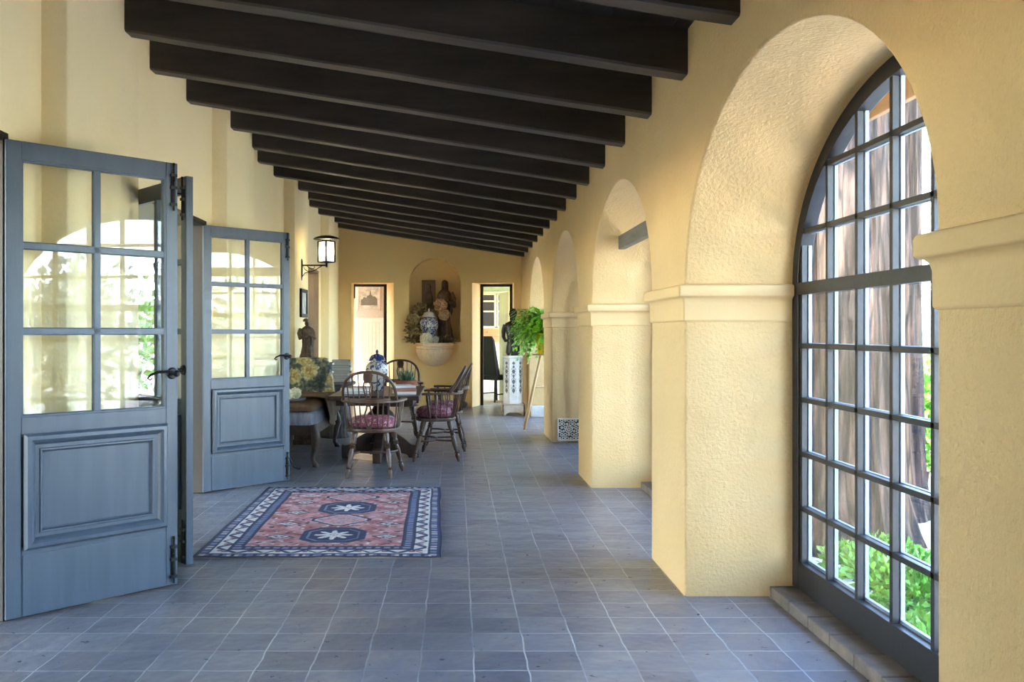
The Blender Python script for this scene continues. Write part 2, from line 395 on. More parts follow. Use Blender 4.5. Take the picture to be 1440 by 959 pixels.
def arcade():
    bm = bmesh.new(); cache = {}
    def V(x, y, z):
        k = (round(x, 4), round(y, 4), round(z, 4))
        if k not in cache: cache[k] = bm.verts.new((x, y, z))
        return cache[k]
    def F(*p):
        vs = []
        for q in p:
            w = V(*q)
            if w not in vs: vs.append(w)
        if len(vs) > 2:
            try: bm.faces.new(vs)
            except ValueError: pass
    ys = -1.8
    piers = []
    for i, c in enumerate(CEN): piers.append((ys, c - HA)); ys = c + HA
    piers.append((ys, YE + .5))
    for X, T in ((XR, zd(XR) + .02), (XO, zd(XO) + .02)):
        for y0, y1 in piers:
            F((X, y0, 0), (X, y1, 0), (X, y1, ZS), (X, y0, ZS)); F((X, y0, ZS), (X, y1, ZS), (X, y1, T), (X, y0, T))
        for c in CEN:
            P = arch_pts(c)
            for (ya, za), (yb, zb_) in zip(P, P[1:]): F((X, ya, za), (X, yb, zb_), (X, yb, T), (X, ya, T))
    for c in CEN:
        P = [(c - HA, 0)] + arch_pts(c) + [(c + HA, 0)]
        for (ya, za), (yb, zb_) in zip(P, P[1:]): F((XR, ya, za), (XR, yb, zb_), (XO, yb, zb_), (XO, ya, za))
    for y in (piers[0][0], piers[-1][1]): F((XR, y, 0), (XO, y, 0), (XO, y, ZS), (XR, y, ZS)); F((XR, y, ZS), (XO, y, ZS), (XO, y, zd(XO)+.02), (XR, y, zd(XR)+.02))
    bmesh.ops.recalc_face_normals(bm, faces=bm.faces[:])
    ed = [e for e in bm.edges if len(e.link_faces) == 2 and abs(e.verts[0].co.x - XR) < 1e-4 and abs(e.verts[1].co.x - XR) < 1e-4 and e.calc_face_angle() > 1.]
    bmesh.ops.bevel(bm, geom=ed, offset=.016, segments=3, profile=.5, affect='EDGES')
    me = bpy.data.meshes.new('wall_right'); bm.to_mesh(me); bm.free()
    me.materials.append(M['stucco']); me.polygons.foreach_set('use_smooth', [True] * len(me.polygons)); me.set_sharp_from_angle(angle=math.radians(50))
    o = bpy.data.objects.new('wall_right', me); COL.objects.link(o)
    tag(o, kind='structure')
    return piers
PIERS = arcade()

IMP = [(0, 1.455), (.008, 1.46), (.009, 1.555), (.013, 1.572), (.022, 1.583), (.036, 1.589), (.040, 1.595), (.041, 1.635), (.036, 1.648), (.0, 1.656)]
k = 0
for y0, y1 in PIERS:
    k += 1
    last = y1 > YE
    mb = MB(); R = []
    for off, z in IMP:
        pts = [(1.775, y0 - off, z), (XR - off, y0 - off, z), (XR - off, (YE + .02 if last else y1 + off), z)]
        if not last: pts.append((1.775, y1 + off, z))
        R.append(pts)
    n = len(R[0]); vs = [p for r in R for p in r]
    fs = [(i * n + j, i * n + j + 1, (i + 1) * n + j + 1, (i + 1) * n + j) for i in range(len(R) - 1) for j in range(n - 1)]
    mb.add(vs, fs)
    tag(mb.build(f'trim_{k}', M['stucco_smooth'], bevel=.006), kind='structure')

# left wall with pilasters, door openings between them
def left_wall():
    mb = MB()
    T = zd(XL) + .02
    ops = [(2.49, 4.29), (5.88, 7.69), (12.4, 13.95)]
    H = 2.37
    y = -4.7
    segs = []
    for a, b in ops:
        mb.box(XLO, XL, y, a, 0, T); mb.box(XLO, XL, a, b, H, T); y = b
    mb.box(XLO, XL, y, YE + .5, 0, T)
    return mb.build('wall_left', M['stucco_left'], smooth=0), ops, H
wl, OPS, HD = left_wall(); tag(wl, kind='structure')
for i, (y0, y1) in enumerate(((1.3, 2.3), (4.655, 5.7), (7.9, 8.95), (11.2, 12.2), (14.22, 15.25))):
    mb = MB(); R = []
    for j in range(61):                              # hand-trowelled arrises wander a little
        z = (zd(XP) + .03) * j / 60
        w = .006 * noise.noise((i * 7.3, 0, z * 2.3)) + .003 * noise.noise((i * 3.1, 5, z * 9))
        R.append([(XL - .05, y0 + w, z), (XP - .012, y0 + w, z), (XP, y0 + .012 + w, z), (XP, y1 - .012, z), (XP - .012, y1, z), (XL - .05, y1, z)])
    mb.rings(R); tag(mb.build(f'trim_{20 + i}', M['stucco_left'], smooth=50), kind='structure')
for i, (a, b) in enumerate(OPS):
    mb = MB(); w = .05
    mb.box(XLO, XL + .012, a - .001, a + w, 0, HD); mb.box(XLO, XL + .012, b - w, b + .001, 0, HD); mb.box(XLO, XL + .012, a + w, b - w, HD - .045, HD + .001)
    mb.box(XLO + .1, XLO + .16, a + w, a + w + .02, 0, HD - .045); mb.box(XLO + .1, XLO + .16, b - w - .02, b - w, 0, HD - .045)
    tag(mb.build(f'trim_{30 + i}', M['jamb'] if i < 2 else M['jamb_brown'], smooth=0, bevel=.004), kind='structure')
# end wall with two splayed doorways and the niche
def end_wall():
    Y0, Y1 = YE, YE + .42
    T = 3.7
    mb = MB()
    L0, L1, Lb = -1.965, -1.17, -1.345
    R0, R1, Rb = .29, 1.07, .465
    HZ = 2.318
    nx, nr, nz, ns = -.405, .485, 1.214, 2.30
    def q(x0, x1, z0, z1, y=Y0): mb.add([(x0, y, z0), (x1, y, z0), (x1, y, z1), (x0, y, z1)], [(0, 1, 2, 3)])
    q(-2.3, L0, 0, T); q(L0, L1, HZ, T); q(L1, nx - nr, 0, T)
    q(nx - nr, nx + nr, 0, nz)
    A = [(nx + nr * math.cos(PI - PI * i / 32), ns + nr * math.sin(PI * i / 32)) for i in range(33)]
    A = [(nx - nr, nz)] + A + [(nx + nr, nz)]
    for (xa, za), (xb, zb2) in zip(A, A[1:]):
        if abs(xa - xb) > 1e-6: mb.add([(xa, Y0, za), (xb, Y0, zb2), (xb, Y0, T), (xa, Y0, T)], [(0, 1, 2, 3)])
        mb.add([(xa, Y0, za), (xb, Y0, zb2), (xb, Y0 + .34, zb2), (xa, Y0 + .34, za)], [(0, 1, 2, 3)])
    mb.add([(x, Y0 + .34, z) for x, z in A], [tuple(range(len(A)))])
    mb.add([(nx - nr, Y0, nz), (nx + nr, Y0, nz), (nx + nr, Y0 + .34, nz), (nx - nr, Y0 + .34, nz)], [(0, 1, 2, 3)])
    q(nx + nr, R0, 0, T); q(R0, R1, HZ, T); q(R1, 2.1, 0, T)
    for x, xb in ((L0, L0), (L1, Lb), (R0, Rb), (R1, R1)):
        mb.add([(x, Y0, 0), (xb, Y1, 0), (xb, Y1, HZ), (x, Y0, HZ)], [(0, 1, 2, 3)])
    for xa, xb, xc, xd in ((L0, L1, Lb, L0), (R0, R1, R1, Rb)):
        mb.add([(xa, Y0, HZ), (xb, Y0, HZ), (xc, Y1, HZ), (xd, Y1, HZ)], [(0, 1, 2, 3)])
    q(-2.3, L0, 0, T, Y1); q(L0, Lb, HZ, T, Y1); q(Lb, Rb, 0, T, Y1); q(Rb, R1, HZ, T, Y1); q(R1, 2.1, 0, T, Y1)
    o = mb.build('wall_back', M['stucco_end'], smooth=0)
    return o
ew = end_wall(); tag(ew, kind='structure')
for i, (x0, x1) in enumerate(((-1.965, -1.345), (.465, 1.07))):
    mb = MB(); Y1 = YE + .40
    mb.box(x0 - .01, x0 + (.02 if i == 0 else .05), Y1, Y1 + .07, 2.05 if i == 0 else 0, 2.32); mb.box(x1 - .05, x1 + .01, Y1, Y1 + .07, 0, 2.32); mb.box(x0, x1, Y1, Y1 + .07, 2.27, 2.33)
    tag(mb.build(f'trim_{40 + i}', M['jamb'], smooth=0, bevel=.004), kind='structure')

o = MB(); o.box(XLO, XO, -2.0, -1.75, 0, 3.6); tag(o.build('wall_front', M['jamb'], smooth=0), kind='structure')  # unseen wall added behind the camera to block light; dark to cut bounce
# rafters
ORD = ['first', 'second', 'third', 'fourth', 'fifth', 'sixth', 'seventh', 'eighth', 'ninth', 'tenth', 'eleventh', 'twelfth', 'thirteenth', 'fourteenth', 'fifteenth', 'sixteenth', 'seventeenth']
for i in range(-2, 15):
    y0 = 3.74 + .852 * i; w = .135
    mb = MB(); R = []
    for j in range(25):
        x = -2.22 + (1.235 + 2.22) * j / 24
        d = .006 * noise.noise((x * 1.7, i * 3.3, 0)); e = .005 * noise.noise((x * 1.3, i * 3.3, 9))
        z0, z1 = zb(x) + d, zd(x) + .01
        c = .012
        R.append([(x, y0 + e, z1), (x, y0 + e, z0 + c), (x, y0 + c + e, z0), (x, y0 + w - c + e, z0), (x, y0 + w + e, z0 + c), (x, y0 + w + e, z1)])
    mb.rings(R)
    o = mb.build('ceiling_beam', M['beam'], smooth=40)
    lab = (f'dark stained sloping ceiling beam, {ORD[i + 2]} counting from behind the camera' if i < 0 else f'dark stained sloping ceiling beam, {ORD[i]} in view counting from the top of the photo')
    tag(o, lab, 'beam', 'ceiling beams', 'structure')

# ------------------------------------------------------------------ arcade windows
def window(c, idx):
    root = thing(f'window_{idx}', None, None, (1.78, c, 0), 0, None, 'structure')
    fr = MB(); D = .07; W = .075
    Pn, Po = [], []
    n = 44
    for i in range(n + 1):
        q = PI - PI * i / n
        Po.append((HA + .006, RB + .006, q)); 
    outer = [(-HA - .006, .06)] + [((HA + .006) * math.cos(q), ZS + (RB + .006) * math.sin(q)) for _, _, q in Po] + [(HA + .006, .06)]
    inner = [(-HA + W, .06)] + [((HA - W) * math.cos(q), ZS + (RB - W) * math.sin(q)) for _, _, q in Po] + [(HA - W, .06)]
    vs, fs = [], []
    for (ya, za), (yb, zb2) in zip(outer, inner):
        vs += [(0, ya, za), (0, yb, zb2), (D, yb, zb2), (D, ya, za)]
    for i in range(len(outer) - 1):
        for j in range(4): fs.append((i * 4 + j, i * 4 + (j + 1) % 4, i * 4 + 4 + (j + 1) % 4, i * 4 + 4 + j))
    fs += [(0, 1, 2, 3), tuple(len(vs) - 4 + j for j in (3, 2, 1, 0))]
    fr.add(vs, fs)
    fr.box(0, D, -HA + W, HA - W, .06, .205)          # bottom rail
    fr.build('window_frame', M['window'], root, 40, .003)
    a, b_ = HA - W + .01, RB - W + .01
    def top(y): return ZS + b_ * math.sqrt(max(0, 1 - (y / a) ** 2))
    def half(z): return a if z <= ZS else a * math.sqrt(max(0, 1 - ((z - ZS) / b_) ** 2))
    mt = MB()
    for j in range(-3, 5):
        y = .02 + .3145 * (j - .5)
        if abs(y) < a - .03:
            mt.box(.006, .034, y - .0125, y + .0125, .2, top(y))
    for z in (.486, .77, 1.05, 1.33, 1.919, 2.216):
        h = half(z); mt.box(.006, .034, -h, h, z - .0125, z + .0125)
    mt.box(-.004, .04, -a, a, 1.594, 1.656)
    mt.build('muntin_grid', M['window'], root, 0, .002)
    sash = MB()                                        # pale grey-blue outer beading seen through the panes
    for j in range(-3, 5):
        y = .02 + .3145 * (j - .5)
        if abs(y) < a - .03: sash.box(.040, .058, y - .016, y + .016, .2, top(y))
    for z in (.205, .486, .77, 1.05, 1.33, 1.625, 1.919, 2.216):
        h = half(z); sash.box(.040, .056, -h, h, z - .015, z + .015)
    sash.build('outer_beading', M['beading'], root, 0, .002)
    g = MB()
    poly = [(-HA + .03, .15)] + [((HA - .03) * math.cos(q), ZS + (RB - .03) * math.sin(q)) for _, _, q in Po] + [(HA - .03, .15)]
    g.prism(poly, .004, Matrix(((0, 0, 1, .035), (1, 0, 0, 0), (0, 1, 0, 0), (0, 0, 0, 1))))
    g.build('glass', M['glass'], root, 0)
    return root
M['beading'] = plain('grey_blue_beading', (132, 142, 154), .55)
for i, c in enumerate(CEN):
    window(c, i + 1)
    mb = MB()
    y = c - HA + .005; j = 0
    while y < c + HA - .02:
        L = min(.24, c + HA - .005 - y); mb.box(1.655, 1.855, y + .003, y + L - .003, 0, .058 + .004 * noise.noise((j * 3.3, i, 0))); y += L; j += 1
    mb.box(1.662, 1.855, c - HA + .005, c + HA - .005, 0, .052)
    tag(mb.build(f'trim_{50 + i}', M['curb'], smooth=0, bevel=.005), kind='structure')

# timber bar across the second visible arch
o = MB(); o.box(1.40, 1.46, 5.66, 7.6, 2.115, 2.23)
tag(o.build('timber_bar', M['bar'] if 'bar' in M else M.setdefault('bar', wood('weathered_bar', (74, 76, 76), (108, 110, 108), 'y')), smooth=0, bevel=.004),
    'weathered grey timber bar set across the upper part of the second arch', 'timber bar', kind='structure')
o = MB(); o.box(1.23, 1.775, 14.40, 14.612, 0, .18); tag(o.build('trim_60', M['white_stone'], smooth=0, bevel=.01), kind='structure')

# eave over the windows
mb = MB()
for i in range(24):
    y = -3.5 + i * .86
    mb.box(1.87, 2.45, y, y + .1, zd(2.3) - .12, zd(2.3) - .01)
mb.box(2.42, 2.46, -4, 17.2, zd(2.45) - .14, zd(2.45) + .02)
tag(mb.build('trim_61', M['eave'], smooth=0, bevel=.005), kind='structure')

# floor grille in pier
gr = thing('vent_grille', 'square black and cream lacework vent grille low on the third pier', 'vent', (1.425, 11.165 - .035, .165))
S = .135
MB().box(-S, S, .02, .028, -S, S).build('backing', M['iron'], gr, 0)
mb = MB()
for s_ in (-1, 1):
    mb.box(-S, S, .004, .02, s_ * S - .008, s_ * S + .008); mb.box(s_ * S - .008, s_ * S + .008, .004, .02, -S, S)
nq = 6
def ringlet(cx, cz, r, t): mb.tube([(cx + r * math.cos(q), .013, cz + r * math.sin(q)) for q in (2 * PI * t_ / 14 for t_ in range(14))], t, 6, closed=True)
for i in range(nq):
    for j in range(nq - (i % 2)):
        cx, cz = -S + (j + .5 + .5 * (i % 2)) * 2 * S / nq, -S + (i + .5) * 2 * S / nq
        if math.hypot(cx, cz) > .048: ringlet(cx, cz, .0165 if (i + j) % 3 else .011, .0065)
ringlet(0, 0, .045, .006); ringlet(0, 0, .014, .006)
for k_ in range(8): mb.tube([(.018 * math.cos(k_ * PI / 4), .013, .018 * math.sin(k_ * PI / 4)), (.042 * math.cos(k_ * PI / 4), .013, .042 * math.sin(k_ * PI / 4))], .006, 5)
mb.build('lacework', M['white_stone'], gr, 40)

# ------------------------------------------------------------------ french doors
LW, LH, LT = .89, 2.325, .045
def leaf(idx, hinge, ang, label, mirror=False):
    root = thing(f'door_{idx}', label, 'door', (hinge[0], hinge[1], .008), ang, None, 'structure')
    t = LT / 2
    s0, s1, zg0, zg1 = .072, .823, .975, 2.238
    f = MB()
    f.box(0, s0, -t, t, 0, LH); f.box(s1, LW, -t, t, 0, LH); f.box(s0, s1, -t, t, zg1, LH); f.box(s0, s1, -t, t, .88, zg0)
    f.box(s0, s1, -t + .004, t - .004, 0, .34)
    f.box(s0 + .006, s1, -t - .001, t, 0.001, .30)
    f.build('frame', M['door'], root, 0, .003)
    g = MB()
    mu = .019
    xm = (s0 + s1) / 2
    g.box(xm - mu, xm + mu, -t + .006, t - .006, zg0, zg1)
    for z in (zg0 + (zg1 - zg0) / 3, zg0 + 2 * (zg1 - zg0) / 3): g.box(s0, s1, -t + .006, t - .006, z - mu, z + mu)
    for z in (zg0, zg1): g.box(s0, s1, -t + .004, t - .004, z - .012, z + .012)
    for x in (s0, s1): g.box(x - .012, x + .012, -t + .004, t - .004, zg0, zg1)
    g.build('muntin_grid', M['door'], root, 0, .005, 2)
    MB().box(s0 - .005, s1 + .005, -.002, .002, zg0 - .005, zg1 + .005).build('glass', M['glass'], root, 0)
    p = MB()
    p.box(s0, s1, -.012, .012, .30, .88)
    p.build('panel', M['door'], root, 0)
    ml = MB()
    x0, x1, z0, z1 = .08, .826, .325, .893
    prof = [(0., -.0), (0., .016), (.012, .028), (.03, .030), (.044, .022), (.05, .012), (.056, .004), (.074, .004), (.078, .009), (.086, .009), (.09, -.006), (.1, -.012)]   # inset, height over the leaf face
    for sgn in (-1, 1):
        R = []
        for ins, h in prof:
            y = sgn * (t + h)
            R.append([(x0 + ins, y, z0 + ins), (x1 - ins, y, z0 + ins), (x1 - ins, y, z1 - ins), (x0 + ins, y, z1 - ins)])
        vs = [q for r in R for q in r]; fs = []
        for i in range(len(R) - 1):
            for j in range(4): fs.append((i * 4 + j, i * 4 + (j + 1) % 4, i * 4 + 4 + (j + 1) % 4, i * 4 + 4 + j))
        fs.append(tuple((len(R) - 1) * 4 + j for j in range(4)))
        ml.add(vs, fs)
    ml.build('moulding', M['door'], root, 30)
    yb = -t - .008
    for z0, z1 in ((2.06, 2.315), (.012, .27)):
        b = MB()
        xc = .862
        b.tube([(xc, yb - .004, z0), (xc, yb - .004, z1)], .006, 8)
        b.box(xc - .014, xc + .014, -t - .004, -t + .001, z0 + .03, z1 - .05)
        for z in (z0 + .035, (z0 + z1) / 2, z1 - .06): b.box(xc - .018, xc + .018, yb - .01, -t, z - .008, z + .008)
        b.tube([(xc, yb - .004, (z0 + z1) / 2 + .03), (xc - .012, yb - .028, (z0 + z1) / 2 + .034)], .006, 8)
        b.ball((xc, yb - .004, z1 if z0 > 1 else z0 + .245), .009, .009, .009, 8, 6)
        b.build('bolt', M['iron'], root, 40)
    h = MB(); hx, hz = .858, 1.165
    h.tube([(hx, -t, hz), (hx, -t - .012, hz)], [.033, .027], 18); h.tube([(hx, -t - .012, hz), (hx, -t - .05, hz)], .011, 10)
    h.ball((hx, -t - .052, hz), .019, .013, .019, 12, 8)
    h.tube([(hx, -t - .05, hz), (hx - .05, -t - .056, hz + .014), (hx - .11, -t - .054, hz + .012), (hx - .15, -t - .05, hz - .004), (hx - .165, -t - .048, hz - .02), (hx - .15, -t - .048, hz - .03), (hx - .138, -t - .048, hz - .02)], [.009, .0085, .008, .007, .006, .005, .004], 8)
    h.build('handle', M['iron'], root, 40)
    for z in (.42, 2.08):
        hg = MB(); hg.tube([(-.008, t + .004, z - .07), (-.008, t + .004, z + .07)], .011, 10)
        hg.box(.0, .03, t - .001, t + .002, z - .05, z + .05)
        hg.build('hinge', M['iron'], root, 40)
    return root
A45 = math.radians(45)
leaf(1, (-2.19, 4.25), A45, 'nearest slate blue glazed door leaf standing open at the left')
leaf(2, (-2.205, 5.91), math.radians(-47), 'slate blue glazed door leaf seen edge on behind the nearest leaf')
leaf(3, (-2.215, 7.645), A45, 'farther slate blue glazed door leaf standing open beyond the edge-on leaf')

# ------------------------------------------------------------------ rug
def rug():
    W, L = 1.55, 2.47; nx, ny = 190, 300
    sub = lambda c: Vector(lin(c))
    navy, dk, red, pink, cream, blue, brown = (sub(c) for c in ((44, 54, 90), (34, 38, 60), (166, 74, 72), (196, 128, 122), (206, 198, 188), (98, 112, 150), (108, 78, 74)))
    def hexd(u, v, a, b, k=.45):                     # >0 outside of an elongated octagon
        u, v = abs(u) / a, abs(v) / b
        return max(u, v, (u + v) / (1 + k))
    def tri(t): return abs((t % 1) - .5) * 2
    def col(x, y):
        ex, ey = min(x, W - x), min(y, L - y)
        edge = min(ex, ey * .27 / .29)
        s = y if ex < ey else x
        n1 = noise.noise((x * 9, y * 9, 0)); n2 = noise.noise((x * 40, y * 40, 3))
        if edge < .012: c = dk
        elif edge < .085:
            c = navy
            m = (s / .07)
            if tri(m) > .35 and .03 < edge < .066: c = blue if int(m) % 3 else cream * .7
        elif edge < .093: c = cream
        elif edge < .175:
            c = cream * .9
            t = (edge - .093) / .082
            m = s / .17
            if abs(tri(m) - t) < .16: c = navy
            elif abs(tri(m) - t) < .3 and int(m) % 2: c = blue * .8
            elif tri(m + .5) < .22 and .3 < t < .7: c = red * .8
        elif edge < .183: c = dk
        elif edge < .255:
            c = navy
            m = s / .06
            if tri(m) > .4 and .2 < edge < .238: c = blue * 1.1
        elif edge < .268: c = dk
        else:
            c = red.lerp(pink, min(1, max(0, .5 + n1 * 1.3)))
            cx = W / 2 + .03
            done = False
            for cy, kind in ((.60, 0), (1.09, 1), (1.53, 0), (1.98, 1)):
                d = hexd(x - cx, y - cy, .225, .225 if kind == 0 else .205, .55 if kind == 0 else .16)
                if d < 1:
                    done = True
                    if kind == 0:
                        if d > .8: c = navy
                        elif d > .74: c = blue
                        else:
                            u, v = (x - cx) * 1., (y - cy)
                            a = math.atan2(v, u); r = math.hypot(u, v)
                            star = .5 + .5 * math.cos(8 * a)
                            c = navy
                            if r < .055 + .08 * star and r > .02: c = cream
                            if r < .03: c = red
                            if abs(abs(u) - abs(v)) < .012 and r < .13: c = cream
                    else:
                        if d > .86: c = navy
                        elif d > .8: c = cream * .8
                        else:
                            c = pink
                            if n2 > .1: c = blue * .9 if noise.noise((x * 26, y * 26, 7)) > 0 else pink * 1.05
                    break
            if not done:
                for cy in (.55, .95, 1.35, 1.75, 2.05):
                    for sx_ in (-1, 1):
                        px = cx + sx_ * .37
                        dd = abs(x - px) / .1 + abs(y - cy) / .07
                        if dd < 1:
                            k = int(cy * 10) % 2
                            if dd > .72: c = navy if k else cream
                            elif dd > .45: c = cream if k else pink
                            elif dd > .2: c = navy if k else blue
                            else: c = cream
                if noise.noise((x * 22, y * 22, 11)) > .36: c = navy.lerp(red, .3)
                elif noise.noise((x * 24, y * 24, 21)) > .42: c = cream * .85
        wear = .5 + .5 * noise.noise((x * 3.1, y * 3.1, 40))
        c = c.lerp(Vector((c.dot(Vector((.3, .5, .2))),) * 3), .26 + .26 * wear)
        c = c * (1 + .28 * n2) + Vector((.02, .02, .022)) * (wear + .3)
        return c
    vs, cs = [], []
    for j in range(ny + 1):
        for i in range(nx + 1):
            x, y = W * i / nx, L * j / ny
            z = .009 + .0015 * noise.noise((x * 6, y * 6, 2))
            k = math.exp(-y / .06)
            z += k * .016 * max(0, noise.noise((x * 5.2, 1.3, 4.)) + .05)
            vs.append((x - W / 2 + .012 * noise.noise((y * 1.7, 3, x)) - .05 * (y / L), y - L / 2 + .014 * noise.noise((x * 2.1, 8, 0)) * (1 if j else 1), z))
            cs.append(col(x, y))
    fs = [(j * (nx + 1) + i, j * (nx + 1) + i + 1, (j + 1) * (nx + 1) + i + 1, (j + 1) * (nx + 1) + i) for j in range(ny) for i in range(nx)]
    # skirt to the floor
    loop = [i for i in range(nx + 1)] + [j * (nx + 1) + nx for j in range(1, ny + 1)] + [ny * (nx + 1) + i for i in range(nx - 1, -1, -1)] + [j * (nx + 1) for j in range(ny - 1, 0, -1)]
    o0 = len(vs)
    for q in loop: vs.append((vs[q][0], vs[q][1], .001)); cs.append(Vector(lin((150, 140, 130))))
    for a in range(len(loop)):
        b = (a + 1) % len(loop); fs.append((loop[a], o0 + a, o0 + b, loop[b]))
    me = bpy.data.meshes.new('rug'); me.from_pydata(vs, [], fs)
    at = me.color_attributes.new('weave', 'FLOAT_COLOR', 'POINT')
    for i, c in enumerate(cs): at.data[i].color = (max(0, c[0]), max(0, c[1]), max(0, c[2]), 1)
    me.materials.append(M['rug']); me.polygons.foreach_set('use_smooth', [True] * len(me.polygons))
    o = bpy.data.objects.new('rug', me); COL.objects.link(o); o.location = (-.865, 6.66, 0)
    return o
tag(rug(), 'worn red and navy tribal rug with medallions lying on the tile floor', 'rug')

# ------------------------------------------------------------------ windsor armchairs
def windsor(label):
    root = thing('windsor_armchair', label, 'chair', group='armchairs around the pedestal table')
    w = M['chair_wood']
    s = MB(); R = []
    def plan(k, z):
        ring = []
        for i in range(36):
            q = 2 * PI * i / 36; c, s_ = math.cos(q), math.sin(q)
            x = .265 * k * math.copysign(abs(c) ** .75, c); y = .225 * k * math.copysign(abs(s_) ** .75, s_)
            x *= 1 + .08 * s_
            ring.append((x, y + .01, z))
        return ring
    for k_, z in ((.90, .432), (.98, .437), (1., .452), (.985, .468), (.93, .472), (.6, .462), (.2, .458)): R.append(plan(k_, z))
    s.rings(R); s.build('seat', w, root, 50)
    prof = [(.012, 0), (.018, .06), (.024, .13), (.024, .17), (.014, .2), (.026, .225), (.014, .25), (.019, .30), (.026, .42), (.027, .50), (.020, .60), (.016, .635), (.029, .655), (.016, .675), (.029, .695), (.016, .715), (.028, .735), (.017, .76), (.026, .83), (.029, .93), (.024, 1)]
    legs = [((.268, .245, 0), (.185, .135, .44)), ((-.268, .245, 0), (-.185, .135, .44)), ((.212, -.245, 0), (.15, -.135, .44)), ((-.212, -.245, 0), (-.15, -.135, .44))]
    for a, b in legs:
        l = MB(); l.lathe_on(a, b, prof, 10); l.build('leg', w, root, 60)
    st = MB()
    def on(l, t): return Vector(l[0]).lerp(Vector(l[1]), t)
    f0, f1 = on(legs[0], .5), on(legs[1], .5)
    pts = []
    for i in range(15):
        q = PI * i / 14; pts.append((f0.x * math.cos(q), f0.y - .2 * math.sin(q) ** .8, f0.z))
    st.tube(pts, .0105, 8)
    for l, px in ((legs[2], .13), (legs[3], -.13)):
        e = on(l, .5); st.tube([e, (px, f0.y - .185, f0.z)], [.011, .009], 8)
    st.build('stretcher', w, root, 60)
    ar = MB(); zA = .735
    ap = [(.292, .15), (.297, .11), (.292, .05), (.284, -.03), (.264, -.12), (.215, -.205), (.13, -.255), (0, -.272)]
    path = [(x, y, zA) for x, y in ap] + [(-x, y, zA) for x, y in ap[-2::-1]]
    wid = [.062, .066, .05, .042, .04, .04, .042, .046]; wid = wid + wid[-2::-1]
    ar.bar(path, wid, .024)
    ar.bar([(x, y - .002, zA + .02) for x, y in [(.2, -.215), (.13, -.255), (0, -.272), (-.13, -.255), (-.2, -.215)]], .036, .022)
    ar.build('arm_bow', w, root, 40, .006)
    def hoop(t):                                      # t -1..1 along the bow
        q = t * PI / 2
        x = .258 * math.copysign(abs(math.sin(q)) ** .8, q); u = max(0., math.cos(q)) ** .75
        z = .745 + .275 * u
        y = -.15 - .17 * u ** .8
        if abs(t) < .45: pass
        return Vector((x, y, z))
    bk = MB(); hp = [hoop(-1 + 2 * i / 28) for i in range(29)]
    bk.tube(hp, .0145, 8); bk.build('back_hoop', w, root, 60)
    sp = MB()
    for xi in (-.185, -.135, -.085, .085, .135, .185):
        # spindle from seat edge through the arm bow to the hoop
        best = min((hoop(-1 + 2 * i / 80) for i in range(81)), key=lambda p: abs(p.x - xi * 1.12))
        ymid = -.272 + .38 * xi * xi
        a = Vector((xi * .92, -.195 + .5 * xi * xi, .465)); mid = Vector((xi * 1.05, -.262 + 1.3 * xi * xi, zA))
        sp.tube([a, a.lerp(mid, .5), mid, mid.lerp(best, .5), best], [.006, .008, .0065, .0065, .0055], 6)
    for sx_ in (-1, 1):
        for (xa, ya), (xb, yb) in (((.228, -.11), (.258, -.125)), ((.242, -.05), (.276, -.045)), ((.25, .0), (.288, .015))):
            sp.tube([(sx_ * xa, ya, .465), (sx_ * xb, yb, zA)], [.0065, .0065], 6)
    sp.build('spindles', w, root, 60)
    for sx_ in (-1, 1):
        p = MB(); p.lathe_on((sx_ * .25, .065, .465), (sx_ * .292, .10, zA), [(.011, 0), (.017, .25), (.012, .4), (.016, .45), (.012, .5), (.018, .75), (.011, 1)], 8)
        p.build('arm_support', w, root, 60)
    sl = MB(); up = (0, 1, 0)
    a = Vector((0, -.205, .462)); md = Vector((0, -.272, zA)); tp = Vector((0, -.318, 1.01))
    def P(t, x): 
        p = a.lerp(md, t / .5) if t < .5 else md.lerp(tp, (t - .5) / .5)
        return (x, p.y, p.z)
    nrm = (0, 1, .25)
    for sg in (-1, 1):
        sl.bar([P(t, sg * x) for t, x in ((0, .018), (.08, .02), (.18, .036), (.27, .04), (.36, .022), (.44, .014))], .016, .01, nrm)
        sl.bar([P(t, sg * x) for t, x in ((.54, .016), (.6, .02), (.68, .036), (.76, .044), (.84, .034), (.9, .02))], .016, .01, nrm)
        sl.bar([P(t, sg * x) for t, x in ((.62, .012), (.7, .014), (.78, .024), (.86, .008))], .009, .009, nrm)
    sl.bar([P(t, 0) for t in (.42, .5, .58)], [.046, .05, .044], .011, nrm)
    sl.bar([P(t, 0) for t in (.83, .88, .94, 1.)], [.05, .085, .092, .08], .011, nrm)
    sl.bar([P(t, 0) for t in (0., .07)], [.05, .045], .011, nrm)
    sl.build('splat', w, root, 40, .002)
    return root
def chair_at(src, x, y, rz, label):
    c = src if src.location.length == 0 else copy_tree(src)
    c.location = (x, y, 0); c.rotation_euler = (0, 0, rz); c['label'] = label
    return c
